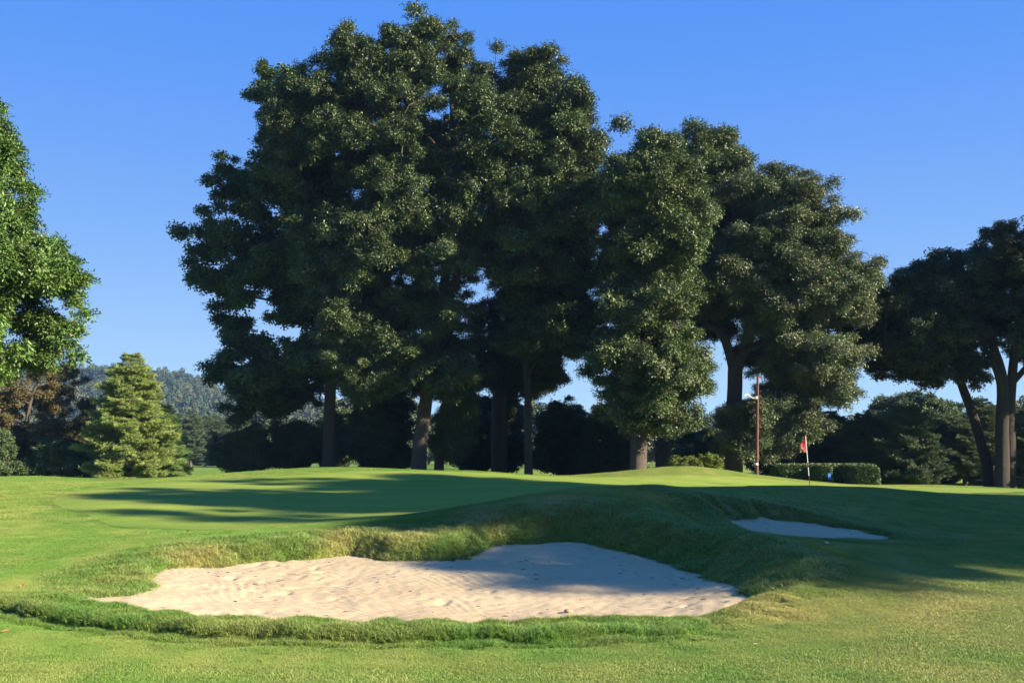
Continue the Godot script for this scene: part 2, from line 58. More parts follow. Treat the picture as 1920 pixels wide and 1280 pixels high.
		trunks = [[Vector4(-13.72, 0.33, 0.126, 0), Vector4(-13.7, 2.24, 0.088, 0), Vector4(-13.89, 3, 0.038, 0)]]},
	{name = "holly_tree", label = "dense dark evergreen between the sweetgum and leaning oak trunks", cat = "tree", group = "dark evergreen trees behind the oaks", depth = 63, thick = 2.6, leaf = "shrub", r = 0.62, n = 330, gap = 0, tint = Color(0.910, 0.980, 0.980), bark = 0, seed = 17,
		polys = [PackedVector2Array([Vector2(-10.75, 0.63), Vector2(-10.63, 2.81), Vector2(-9.99, 4.83), Vector2(-9.17, 6.36), Vector2(-8.16, 7.04), Vector2(-6.96, 6.36), Vector2(-6.37, 4.83), Vector2(-6.22, 0.63)])],
		trunks = [[Vector4(-8.47, 0.37, 0.126, 0), Vector4(-8.46, 3.68, 0.088, 0), Vector4(-8.65, 5.02, 0.038, 0)]]},
	{name = "holly_tree", label = "dense dark evergreen behind the forked shaded trunk", cat = "tree", group = "dark evergreen trees behind the oaks", depth = 72, thick = 2.6, leaf = "shrub", r = 0.7, n = 260, gap = 0, tint = Color(0.850, 0.910, 0.910), bark = 0, seed = 18,
		polys = [PackedVector2Array([Vector2(-4.22, 0.3), Vector2(-3.86, 3.75), Vector2(-2.71, 5.87), Vector2(-1.16, 6.26), Vector2(0.58, 5.68), Vector2(1.16, 3.75), Vector2(0.96, 0.3)])],
		trunks = [[Vector4(-1.32, 0, 0.144, 0), Vector4(-1.25, 3.11, 0.101, 0), Vector4(-1.44, 4.37, 0.043, 0)]]},
	{name = "holly_tree", label = "dark evergreen just right of the slender pale trunk", cat = "tree", group = "dark evergreen trees behind the oaks", depth = 70, thick = 2.4, leaf = "shrub", r = 0.68, n = 240, gap = 0, tint = Color(0.980, 1.040, 0.980), bark = 0, seed = 19,
		polys = [PackedVector2Array([Vector2(1.68, 0.15), Vector2(1.8, 4.06), Vector2(2.64, 5.56), Vector2(3.77, 5.87), Vector2(4.96, 4.81), Vector2(5.25, 2.94), Vector2(5.04, 0.15)])],
		trunks = [[Vector4(3.57, -0.14, 0.140, 0), Vector4(3.66, 2.85, 0.098, 0), Vector4(3.48, 4.05, 0.042, 0)]]},
	{name = "hackberry_tree", label = "grey green tree glimpsed behind the sweetgum trunk", cat = "tree", group = "", depth = 80, thick = 2.4, leaf = "shrub", r = 0.7, n = 160, gap = 0, tint = Color(1.000, 1.000, 0.750), bark = 0, seed = 20,
		polys = [PackedVector2Array([Vector2(-15.58, 0.58), Vector2(-15.44, 3.99), Vector2(-14.4, 5.36), Vector2(-13.11, 5.49), Vector2(-12.35, 3.99), Vector2(-12.38, 0.58)])],
		trunks = [[Vector4(-13.82, 0.24, 0.160, 0), Vector4(-13.78, 2.85, 0.112, 0), Vector4(-14.02, 3.9, 0.048, 0)]]},
	{name = "forsythia_shrub", label = "low yellow green shrub below the low oak foliage", cat = "shrub", group = "yellowing shrubs behind the mound", depth = 49, thick = 0.8, leaf = "shrub", r = 0.3, n = 60, gap = 0, tint = Color(2.000, 1.750, 0.600), bark = 0, seed = 21,
		polys = [PackedVector2Array([Vector2(7.45, 0.85), Vector2(7.59, 1.55), Vector2(8.12, 1.76), Vector2(8.51, 1.63), Vector2(8.62, 0.85)])],
		trunks = [[Vector4(8.05, 0.64, 0.098, 0), Vector4(8.11, 1.2, 0.069, 0), Vector4(7.98, 1.42, 0.029, 0)]]},
	{name = "forsythia_shrub", label = "yellowish shrub with a brown top behind the mound", cat = "shrub", group = "yellowing shrubs behind the mound", depth = 49.5, thick = 0.8, leaf = "shrub", r = 0.3, n = 60, gap = 0, tint = Color(2.100, 1.700, 0.650), bark = 0, seed = 22,
		polys = [PackedVector2Array([Vector2(8.45, 0.84), Vector2(8.59, 1.55), Vector2(9, 1.76), Vector2(9.47, 1.81), Vector2(9.56, 0.84)])],
		trunks = [[Vector4(9, 0.63, 0.099, 0), Vector4(9.06, 1.22, 0.069, 0), Vector4(8.94, 1.46, 0.030, 0)]]},
	{name = "forsythia_shrub", label = "tallest yellow green shrub behind the mound", cat = "shrub", group = "yellowing shrubs behind the mound", depth = 50, thick = 0.8, leaf = "shrub", r = 0.3, n = 60, gap = 0, tint = Color(2.000, 1.800, 0.550), bark = 0, seed = 23,
		polys = [PackedVector2Array([Vector2(9.33, 0.83), Vector2(9.51, 1.76), Vector2(9.89, 1.95), Vector2(10.37, 1.76), Vector2(10.45, 0.83)])],
		trunks = [[Vector4(9.89, 0.62, 0.100, 0), Vector4(9.96, 1.28, 0.070, 0), Vector4(9.84, 1.55, 0.030, 0)]]},
	{name = "mulberry_tree", label = "mid green tree seen in the gap under the low oak limb", cat = "tree", group = "", depth = 82, thick = 2.6, leaf = "shrub", r = 0.7, n = 200, gap = 0, tint = Color(1.100, 1.100, 0.800), bark = 0, seed = 24,
		polys = [PackedVector2Array([Vector2(13.13, 0.56), Vector2(13.27, 3.61), Vector2(14.3, 4.48), Vector2(15.39, 4.05), Vector2(16.49, 4.26), Vector2(17.66, 3.39), Vector2(17.72, 0.56)])],
		trunks = [[Vector4(15.36, 0.21, 0.164, 0), Vector4(15.5, 2.34, 0.115, 0), Vector4(15.29, 3.2, 0.049, 0)]]},
	{name = "broadleaf_evergreen", label = "very dark rounded tree rising behind the right hand pines", cat = "tree", group = "", depth = 90, thick = 4, leaf = "shrub", r = 1, n = 420, gap = 0, tint = Color(0.980, 1.040, 0.980), bark = 0, seed = 25,
		polys = [PackedVector2Array([Vector2(30.73, 0.46), Vector2(31.13, 4.28), Vector2(32.9, 6.31), Vector2(34.88, 7.42), Vector2(37.32, 7.76), Vector2(39.46, 6.94), Vector2(40.54, 4.28), Vector2(40.58, 0.46)])],
		trunks = [[Vector4(35.73, 0.07, 0.180, 0), Vector4(36, 3.9, 0.126, 0), Vector4(35.83, 5.44, 0.054, 0)]]},
	{name = "broadleaf_evergreen", label = "dark tree standing behind the twin trunked maple", cat = "tree", group = "", depth = 92, thick = 4, leaf = "shrub", r = 1, n = 300, gap = 0, tint = Color(0.980, 1.100, 1.040), bark = 0, seed = 26,
		polys = [PackedVector2Array([Vector2(41.23, 0.43), Vector2(41.71, 4.84), Vector2(43.04, 6.56), Vector2(45.03, 6.91), Vector2(47.97, 6.32), Vector2(49.27, 3.36), Vector2(49.06, -0.06)])],
		trunks = [[Vector4(45.07, -0.45, 0.184, 0), Vector4(45.38, 3.21, 0.129, 0), Vector4(45.22, 4.69, 0.055, 0)]]},
	{name = "poplar_tree", label = "lighter green tree tucked behind the large right hand pine", cat = "tree", group = "", depth = 86, thick = 2, leaf = "shrub", r = 0.7, n = 130, gap = 0, tint = Color(1.100, 1.150, 0.850), bark = 0, seed = 27,
		polys = [PackedVector2Array([Vector2(35.79, 0.51), Vector2(36.26, 5.55), Vector2(37.23, 6.38), Vector2(38.11, 5.55), Vector2(38.31, 0.51)])],
		trunks = [[Vector4(36.96, 0.14, 0.172, 0), Vector4(37.21, 3.25, 0.120, 0), Vector4(37.04, 4.5, 0.052, 0)]]},
	{name = "broadleaf_evergreen", label = "dark tree mass behind the spreading oak and lamp pole", cat = "tree", group = "", depth = 74, thick = 3, leaf = "shrub", r = 0.8, n = 300, gap = 0, tint = Color(0.850, 0.910, 0.910), bark = 0, seed = 28,
		polys = [PackedVector2Array([Vector2(16.77, 0.27), Vector2(17.06, 3.81), Vector2(18.3, 5.39), Vector2(20.3, 5.79), Vector2(22.27, 5.19), Vector2(23.2, 3.41), Vector2(23.27, 0.07)])],
		trunks = [[Vector4(20.05, -0.24, 0.148, 0), Vector4(20.22, 2.76, 0.104, 0), Vector4(20.06, 3.97, 0.044, 0)]]},
]
var noise := FastNoiseLite.new()
var rough := FastNoiseLite.new()
var M := {}
var clumps := {}
var taken := {}
var lattice := PackedFloat32Array()
const LX0 := -60.0
const LD0 := -10.0
const LSTEP := 0.4
const LNX := 301
const LND := 223
var w_sand := []
var w_sand_2 := []

func _ready() -> void:
	noise.seed = 7
	noise.frequency = 1.0
	noise.noise_type = FastNoiseLite.TYPE_SIMPLEX_SMOOTH
	noise.fractal_type = FastNoiseLite.FRACTAL_NONE
	rough.seed = 11
	rough.frequency = 1.0
	rough.fractal_octaves = 4
	camera_and_light()
	materials()
	prepare_ground()
	ground()
	sand()
	putting_green()
	hills()
	for t in TREES:
		grow_tree(t)
	shade_trees()
	pines()
	far_trees()
	grass()
	hedge()
	flag()
	lamp_pole()
	radio_tower()
	small_things()

# ---------------------------------------------------------------- camera, sky, sun
func camera_and_light() -> void:
	var cam := Camera3D.new()
	cam.name = "camera"
	cam.fov = 38.0
	cam.near = 0.1
	cam.far = 6000.0
	cam.position = Vector3(0, 1.6, 0)
	cam.rotation.x = atan((856.0 - 640.0) / 1859.0)
	add_child(cam)
	cam.current = true
	var sky_mat := ProceduralSkyMaterial.new()
	sky_mat.sky_top_color = Color(0.045, 0.25, 0.90).linear_to_srgb()
	sky_mat.sky_horizon_color = Color(0.56, 0.83, 1.0).linear_to_srgb()
	sky_mat.sky_curve = 0.135
	sky_mat.ground_bottom_color = Color(0.10, 0.14, 0.06).linear_to_srgb()
	sky_mat.ground_horizon_color = Color(0.45, 0.60, 0.70).linear_to_srgb()
	sky_mat.sun_angle_max = 1.0
	var env := Environment.new()
	env.background_mode = Environment.BG_SKY
	env.sky = Sky.new()
	env.sky.sky_material = sky_mat
	env.background_energy_multiplier = 0.30
	env.tonemap_mode = Environment.TONE_MAPPER_LINEAR
	env.tonemap_exposure = 3.4
	env.sdfgi_enabled = true
	env.ssao_enabled = true
	env.ssil_enabled = true
	env.fog_enabled = true
	env.fog_density = 0.00017
	env.fog_light_color = Color(0.60, 0.78, 1.0)
	var we := WorldEnvironment.new()
	we.name = "environment"
	we.environment = env
	add_child(we)
	var sun := DirectionalLight3D.new()
	sun.name = "sun"
	sun.light_energy = 1.6
	sun.light_color = Color(1.0, 0.94, 0.84)
	sun.light_angular_distance = 0.53
	sun.shadow_enabled = true
	var az := deg_to_rad(21.0)
	var el := deg_to_rad(24.0)
	var to_sun := Vector3(cos(az) * cos(el), sin(el), sin(az) * cos(el))
	sun.basis = Basis.looking_at(-to_sun, Vector3.UP)
	add_child(sun)

# ---------------------------------------------------------------- materials
func lin(r: float, g: float, b: float) -> Color:
	return Color(r, g, b).linear_to_srgb()

func noise_image(size: int, freq: float, oct: int, lo: Color, hi: Color, sd: int) -> NoiseTexture2D:
	var n := FastNoiseLite.new()
	n.seed = sd
	n.frequency = freq
	n.fractal_octaves = oct
	var t := NoiseTexture2D.new()
	t.width = size
	t.height = size
	t.seamless = true
	t.noise = n
	var g := Gradient.new()
	g.set_color(0, lo)
	g.set_color(1, hi)
	t.color_ramp = g
	return t

func plain(col: Color, rgh := 0.9, vertex := false) -> StandardMaterial3D:
	var m := StandardMaterial3D.new()
	m.albedo_color = col
	m.roughness = rgh
	m.vertex_color_use_as_albedo = vertex
	m.cull_mode = BaseMaterial3D.CULL_DISABLED
	return m

func leafy(rgh: float, back: Color) -> StandardMaterial3D:
	var m := plain(Color.WHITE, rgh, true)
	m.backlight_enabled = true
	m.backlight = back
	return m

func materials() -> void:
	var turf := plain(Color.WHITE, 0.95, true)
	turf.albedo_texture = noise_image(1024, 0.12, 4, Color(0.78, 0.78, 0.78), Color(1, 1, 1), 3)
	turf.uv1_triplanar = true
	turf.uv1_world_triplanar = true
	turf.uv1_scale = Vector3(0.43, 0.43, 0.43)
	turf.heightmap_enabled = true
	turf.heightmap_texture = noise_image(1024, 0.2, 3, Color.BLACK, Color.WHITE, 4)
	turf.heightmap_scale = 2.5
	turf.metallic_specular = 0.25
	M.turf = turf
	var short := plain(Color.WHITE, 0.95, true)
	short.albedo_texture = noise_image(1024, 0.05, 5, Color(0.78, 0.78, 0.76), Color(1, 1, 1), 5)
	short.uv1_triplanar = true
	short.uv1_world_triplanar = true
	short.uv1_scale = Vector3(0.21, 0.21, 0.21)
	short.metallic_specular = 0.25
	M.short = short
	var sand_m := plain(Color.WHITE, 0.95, true)
	sand_m.albedo_texture = noise_image(1024, 0.09, 5, Color(0.84, 0.82, 0.80), Color(1, 1, 1), 6)
	sand_m.uv1_triplanar = true
	sand_m.uv1_world_triplanar = true
	sand_m.uv1_scale = Vector3(0.5, 0.5, 0.5)
	sand_m.heightmap_enabled = true
	sand_m.heightmap_texture = noise_image(1024, 0.25, 3, Color.BLACK, Color.WHITE, 8)
	sand_m.heightmap_scale = 0.45
	sand_m.metallic_specular = 0.2
	M.sand = sand_m
	for k in 2:
		var bark := plain([lin(0.30, 0.25, 0.20), lin(0.13, 0.105, 0.085)][k], 0.95)
		bark.albedo_texture = noise_image(512, 0.05, 5, Color(0.35, 0.33, 0.31), Color(1, 1, 1), 20 + k)
		bark.uv1_triplanar = true
		bark.uv1_world_triplanar = true
		bark.uv1_scale = Vector3(2.2, 0.45, 2.2)
		bark.heightmap_enabled = true
		bark.heightmap_texture = noise_image(512, 0.06, 4, Color.BLACK, Color.WHITE, 30 + k)
		bark.heightmap_scale = 9.0
		M["bark%d" % k] = bark
	M.leaf = leafy(0.5, Color(0.34, 0.42, 0.16))
	M.leaf_soft = leafy(0.6, Color(0.34, 0.42, 0.16))
	M.needle = leafy(0.55, Color(0.2, 0.26, 0.1))
	M.blade = leafy(0.6, Color(0.42, 0.5, 0.2))
	M.forest = plain(Color.WHITE, 0.9, true)

# ---------------------------------------------------------------- small helpers
func numbered(called: String) -> String:
	var n: int = taken.get(called, 0)
	taken[called] = n + 1
	return called if n == 0 else "%s_%03d" % [called, n]

func tag(o: Node, label := "", category := "", group := "", kind := "") -> void:
	if label: o.set_meta("label", label)
	if category: o.set_meta("category", category)
	if group: o.set_meta("group", group)
	if kind: o.set_meta("kind", kind)

func base_node(called: String, where: Vector3) -> Node3D:
	var o := Node3D.new()
	o.name = numbered(called)
	add_child(o)
	o.position = where
	return o

func part(called: String, mesh: Mesh, material: Material, parent: Node = self) -> MeshInstance3D:
	var o := MeshInstance3D.new()
	o.name = numbered(called) if parent == self else called
	o.mesh = mesh
	if material: o.material_override = material
	parent.add_child(o, true)
	return o

class Shape:
	var v := PackedVector3Array()
	var n := PackedVector3Array()
	var c := PackedColorArray()
	var i := PackedInt32Array()
	func tri(a: Vector3, b: Vector3, d: Vector3, col := Color.WHITE) -> void:
		var m := (d - a).cross(b - a).normalized()
		var k := v.size()
		v.append(a); v.append(b); v.append(d)
		n.append(m); n.append(m); n.append(m)
		c.append(col); c.append(col); c.append(col)
		i.append(k); i.append(k + 1); i.append(k + 2)
	func quad(a: Vector3, b: Vector3, d: Vector3, e: Vector3, col := Color.WHITE) -> void:
		tri(a, b, d, col)
		tri(a, d, e, col)
	func leaf(at: Vector3, dir: Vector3, up: Vector3, ll: float, lw: float, col: Color) -> void:
		var side := dir.cross(up).normalized()
		var nn := side.cross(dir).normalized()
		var k := v.size()
		v.append(at)
		v.append(at + dir * ll * 0.5 + side * lw * 0.5 + nn * lw * 0.16)
		v.append(at + dir * ll - nn * ll * 0.12)
		v.append(at + dir * ll * 0.5 - side * lw * 0.5 + nn * lw * 0.16)
		n.append(nn); n.append((nn - side * 0.3).normalized()); n.append((nn + dir * 0.2).normalized()); n.append((nn + side * 0.35).normalized())
		for q in 4: c.append(col)
		i.append(k); i.append(k + 2); i.append(k + 1)
		i.append(k); i.append(k + 3); i.append(k + 2)
	func tube(pts: Array, rad: Array, sides: int, wob := 0.0) -> void:
		var k := v.size()
		var ref := Vector3(0.31, 0.0, 0.95)
		for p in pts.size():
			var d: Vector3 = (pts[mini(p + 1, pts.size() - 1)] - pts[maxi(p - 1, 0)]).normalized()
			var a := d.cross(ref if absf(d.dot(ref)) < 0.9 else Vector3.RIGHT).normalized()
			var b := d.cross(a)
			for s in sides + 1:
				var an := TAU * float(s % sides) / sides
				var o := a * cos(an) + b * sin(an)
				var rr: float = rad[p] * (1.0 + wob * sin(an * 3.0 + p * 0.9) + wob * 0.7 * sin(an * 5.0 - p * 1.3))
				v.append(pts[p] + o * rr)
				n.append(o)
				c.append(Color.WHITE)
		for p in pts.size() - 1:
			for s in sides:
				var q := k + p * (sides + 1) + s
				i.append(q); i.append(q + sides + 1); i.append(q + 1)
				i.append(q + 1); i.append(q + sides + 1); i.append(q + sides + 2)
	func box(lo: Vector3, hi: Vector3, col := Color.WHITE) -> void:
		var p := []
		for q in 8: p.append(Vector3(hi.x if q & 1 else lo.x, hi.y if q & 2 else lo.y, hi.z if q & 4 else lo.z))
		for f in [[0, 1, 3, 2], [5, 4, 6, 7], [4, 0, 2, 6], [1, 5, 7, 3], [2, 3, 7, 6], [4, 5, 1, 0]]:
			quad(p[f[0]], p[f[1]], p[f[2]], p[f[3]], col)
	func done(colored := true) -> ArrayMesh:
		var m := ArrayMesh.new()
		var a := []
		a.resize(Mesh.ARRAY_MAX)
		a[Mesh.ARRAY_VERTEX] = v
		a[Mesh.ARRAY_NORMAL] = n
		if colored: a[Mesh.ARRAY_COLOR] = c
		a[Mesh.ARRAY_INDEX] = i
		m.add_surface_from_arrays(Mesh.PRIMITIVE_TRIANGLES, a)
		return m

func many(called: String, mesh: Mesh, material: Material, places: Array, colors: PackedColorArray, parent: Node = self) -> MultiMeshInstance3D:
	var mm := MultiMesh.new()
	mm.transform_format = MultiMesh.TRANSFORM_3D
	mm.use_colors = true
	mm.mesh = mesh
	mm.instance_count = places.size()
	for k in places.size():
		mm.set_instance_transform(k, places[k])
		mm.set_instance_color(k, colors[k])
	var o := MultiMeshInstance3D.new()
	o.name = numbered(called) if parent == self else called
	o.multimesh = mm
	o.material_override = material
	parent.add_child(o, true)
	if parent != self: o.set_meta("kind", "stuff")
	return o

# ---------------------------------------------------------------- the lie of the land
func tps(r2: float) -> float:
	return 0.0 if r2 < 1e-9 else r2 * log(r2)

func solve(points: Array, soft: float) -> Array:
	# thin-plate spline through the points (x, depth, height)
	var n := points.size()
	var size := n + 3
	var a := []
	for p in n:
		var row := PackedFloat64Array()
		row.resize(size + 1)
		for q in n:
			var dx: float = points[p].x - points[q].x
			var dy: float = points[p].y - points[q].y
			row[q] = tps((dx * dx + dy * dy) * 0.01)
		row[p] += soft
		row[n] = 1.0
		row[n + 1] = points[p].x * 0.1
		row[n + 2] = points[p].y * 0.1
		row[size] = points[p].z
		a.append(row)
	for e in 3:
		var row := PackedFloat64Array()
		row.resize(size + 1)
		for q in n: row[q] = [1.0, points[q].x * 0.1, points[q].y * 0.1][e]
		a.append(row)
	for k in size:
		var best := k
		for r in range(k + 1, size):
			if absf(a[r][k]) > absf(a[best][k]): best = r
		var swap: PackedFloat64Array = a[k]
		a[k] = a[best]
		a[best] = swap
		var top: PackedFloat64Array = a[k]
		for r in range(k + 1, size):
			var row: PackedFloat64Array = a[r]
			var f := row[k] / top[k]
			if f == 0.0: continue
			for q in range(k, size + 1): row[q] -= f * top[q]
			a[r] = row
	var x := PackedFloat64Array()
	x.resize(size)
	for k in range(size - 1, -1, -1):
		var s: float = a[k][size]
		for q in range(k + 1, size): s -= a[k][q] * x[q]
		x[k] = s / a[k][k]
	return [points, x]

func spline(w: Array, x: float, d: float) -> float:
	var pts: Array = w[0]
	var k: PackedFloat64Array = w[1]
	var n := pts.size()
	var h := k[n] + k[n + 1] * x * 0.1 + k[n + 2] * d * 0.1
	for q in n:
		var p: Vector3 = pts[q]
		var dx := x - p.x
		var dy := d - p.y
		var r2 := (dx * dx + dy * dy) * 0.01
		if r2 > 1e-9: h += k[q] * r2 * log(r2)
	return h

func prepare_ground() -> void:
	var w := solve(GROUND_POINTS, 0.0006)
	w_sand = solve(SAND_POINTS, 0.0005)
	w_sand_2 = solve(SAND_POINTS_2, 0.0005)
	lattice.resize(LNX * LND)
	for r in LND:
		var d := LD0 + r * LSTEP
		for q in LNX:
			var x := LX0 + q * LSTEP
			var far := clampf((maxf(absf(x) - 30.0, d - 60.0)) / 18.0, 0.0, 1.0)
			far = far * far * (3.0 - 2.0 * far)
			lattice[r * LNX + q] = 0.0 if far >= 1.0 else lerpf(spline(w, x, d), 0.0, far)

func base_height(x: float, d: float) -> float:
	var fx := (x - LX0) / LSTEP
	var fd := (d - LD0) / LSTEP
	if fx < 0 or fd < 0 or fx >= LNX - 1 or fd >= LND - 1: return 0.0
	var ix := int(fx)
	var id := int(fd)
	fx -= ix
	fd -= id
	var k := id * LNX + ix
	return lerpf(lerpf(lattice[k], lattice[k + 1], fx), lerpf(lattice[k + LNX], lattice[k + LNX + 1], fx), fd)

func away(poly: PackedVector2Array, x: float, d: float) -> float:
	# signed distance to an outline, negative inside
	var p := Vector2(x, d)
	var best := 1e9
	var n := poly.size()
	var inside := false
	for k in n:
		var a := poly[k]
		var b := poly[(k + 1) % n]
		var ab := b - a
		var t := clampf((p - a).dot(ab) / ab.length_squared(), 0.0, 1.0)
		best = minf(best, p.distance_squared_to(a + ab * t))
		if (a.y > d) != (b.y > d) and x < (b.x - a.x) * (d - a.y) / (b.y - a.y) + a.x: inside = not inside
	return -sqrt(best) if inside else sqrt(best)

func from_bunker(x: float, d: float) -> float:
	if x < -7.5 or x > 5.5 or d < 7.0 or d > 19.0: return 9.0
	return away(bunker, x, d) + (0.02 + 0.05 * smooth((d - 10.6) / 1.2)) * noise.get_noise_2d(x * 1.3, d * 1.3) + (0.02 + 0.03 * smooth((d - 10.6) / 1.2)) * noise.get_noise_2d(x * 4.1, d * 4.1 + 9.0)

func from_bunker_2(x: float, d: float) -> float:
	if x < 1.0 or x > 9.5 or d < 14.5 or d > 22.5: return 9.0
	return away(bunker_2, x, d) + 0.06 * noise.get_noise_2d(x * 1.5, d * 1.5) + 0.04 * noise.get_noise_2d(x * 4.1, d * 4.1 + 9.0)

func smooth(t: float) -> float:
	t = clampf(t, 0.0, 1.0)
	return t * t * (3.0 - 2.0 * t)

func ground_at(x: float, d: float) -> float:
	var h := base_height(x, d)
	if absf(x) < 40.0 and d < 60.0:
		h += 0.012 * noise.get_noise_2d(x * 0.7, d * 0.7)
	var s := from_bunker(x, d)
	if s < 3.0:
		var near := smooth((11.6 - d) / 0.8)
		var lip := near * (1.0 - smooth((x - 0.6) / 1.6)) * smooth((0.80 + 0.07 * noise.get_noise_2d(x * 0.9, 3.0) - s) / 0.055)
		h += 0.095 * lip * (1.0 + 0.1 * noise.get_noise_2d(x * 1.7, d * 1.7))
		if s < 1.6:
			var e := spline(w_sand, x, d) - 0.05
			var w := 0.14 + 0.75 * clampf(h - e, 0.0, 1.2) + 0.65 * smooth((x - 1.6) / 1.0) * smooth((d - 10.6) / 0.8) * smooth((15.5 - d) / 1.5)
			h = e - 0.05 if s <= 0.0 else lerpf(e, h + 0.03 * noise.get_noise_2d(x * 2.3, d * 2.3) * (1.0 - smooth((s - 0.6) / 0.9)), smooth(s / w * 0.5 + 0.5) * 2.0 - 1.0 if s < w else 1.0)
	s = from_bunker_2(x, d)
	if s < 1.6:
		var e := spline(w_sand_2, x, d) - 0.05
		var w := 0.12 + 0.8 * clampf(h - e, 0.0, 1.2)
		h = e - 0.05 if s <= 0.0 else lerpf(e, h, smooth(s / w * 0.5 + 0.5) * 2.0 - 1.0 if s < w else 1.0)
	return h

func normal_at(x: float, d: float, e := 0.12) -> Vector3:
	return Vector3(ground_at(x - e, d) - ground_at(x + e, d), 2.0 * e, -(ground_at(x, d - e) - ground_at(x, d + e))).normalized()

func turf_color(x: float, d: float) -> Color:
	# linear colour of the turf: greener and drier patches
	var dry := 0.17 + 0.20 * smooth((x + 1.0) / 7.0) + 0.40 * rough.get_noise_2d(x * 0.16, d * 0.16) + 0.30 * noise.get_noise_2d(x * 1.1 + 40.0, d * 1.1)
	dry += 0.55 * exp(-(pow((x - 4.6) / 2.6, 2.0) + pow((d - 10.4) / 1.9, 2.0)))
	dry += 0.25 * exp(-(pow((x + 12.0) / 6.0, 2.0) + pow((d - 24.0) / 6.0, 2.0)))
	var s := from_bunker(x, d)
	if s < 2.0:
		for spot in [Vector3(-1.7, 15.5, 0.55), Vector3(-4.6, 14.6, 0.5), Vector3(-0.6, 16.6, 0.5), Vector3(0.6, 17.2, 0.6), Vector3(-2.6, 15.7, 0.45), Vector3(2.7, 17.6, 0.5), Vector3(2.6, 10.4, 0.6)]:
			dry += 0.95 * exp(-(pow(x - spot.x, 2.0) + pow(d - spot.y, 2.0)) / (spot.z * spot.z))
	dry = clampf(dry, 0.0, 1.15)
	var green := Color(0.128, 0.25, 0.028)
	var tan := Color(0.35, 0.34, 0.09)
	return green.lerp(tan, dry)

func spaced(from: float, to: float, fine_from: float, fine_to: float, step: float, grow: float) -> PackedFloat32Array:
	var a := PackedFloat32Array()
	var left := []
	var p := fine_from
	var st := step
	while p > from:
		st *= grow
		p -= st
		left.append(maxf(p, from))
	left.reverse()
	for q in left: a.append(q)
	p = fine_from
	while p < fine_to:
		a.append(p)
		p += step
	st = step
	while p < to:
		a.append(p)
		st *= grow
		p += st
	a.append(to)
	return a

func ground() -> void:
	var xs := spaced(-1300.0, 1300.0, -6.5, 8.0, 0.06, 1.035)
	var ds := spaced(-250.0, 1500.0, 8.4, 20.4, 0.06, 1.035)
	var nx := xs.size()
	var nd := ds.size()
	var v := PackedVector3Array()
	var n := PackedVector3Array()
	var c := PackedColorArray()
	var ix := PackedInt32Array()
	v.resize(nx * nd)
	n.resize(nx * nd)
	c.resize(nx * nd)
	for r in nd:
		for q in nx:
			var x := xs[q]
			var d := ds[r]
			v[r * nx + q] = Vector3(x, ground_at(x, d), -d)
			c[r * nx + q] = turf_color(x, d)
	for r in nd:
		for q in nx:
			var a := v[r * nx + mini(q + 1, nx - 1)] - v[r * nx + maxi(q - 1, 0)]
			var b := v[mini(r + 1, nd - 1) * nx + q] - v[maxi(r - 1, 0) * nx + q]
			n[r * nx + q] = a.cross(b).normalized()
	for r in nd - 1:
		for q in nx - 1:
			var k := r * nx + q
			ix.append_array(PackedInt32Array([k, k + nx, k + 1, k + 1, k + nx, k + nx + 1]))
	var a := []
	a.resize(Mesh.ARRAY_MAX)
	a[Mesh.ARRAY_VERTEX] = v
	a[Mesh.ARRAY_NORMAL] = n
	a[Mesh.ARRAY_COLOR] = c
	a[Mesh.ARRAY_INDEX] = ix
	var m := ArrayMesh.new()
	m.add_surface_from_arrays(Mesh.PRIMITIVE_TRIANGLES, a)
	tag(part("ground", m, M.turf), "", "", "", "structure")

func sand_height(which: int, x: float, d: float) -> float:
	var h := spline(w_sand if which == 0 else w_sand_2, x, d)
	# rake furrows in sweeping arcs, footprints and drift
	var bend := 1.1 * noise.get_noise_2d(x * 0.5, d * 0.5)
	var r1 := Vector2(x + 6.5, (d - 6.0) * 0.9).length() + 0.25 * bend
	var r2 := Vector2(x - 3.0, (d - 17.0) * 1.1).length() + 0.25 * bend
	var mix_ := smooth(noise.get_noise_2d(x * 0.45 + 5.0, d * 0.45) * 2.0 + 0.5)
	h += 0.0045 * lerpf(sin(r1 * TAU / 0.085), sin(r2 * TAU / 0.095), mix_) * smooth(noise.get_noise_2d(x * 0.6, d * 0.6 + 20.0) * 1.5 + 0.75)
	h += 0.02 * noise.get_noise_2d(x * 0.9, d * 0.9) + 0.006 * noise.get_noise_2d(x * 4.5, d * 4.5) + 0.004 * noise.get_noise_2d(x * 11.0, d * 11.0)
	var pit := noise.get_noise_2d(x * 3.2 + 60.0, d * 3.2)
	if pit > 0.42: h -= 0.065 * (pit - 0.42) * smooth(noise.get_noise_2d(x * 0.4 + 9.0, d * 0.4) * 2.0 + 0.6)
	return h

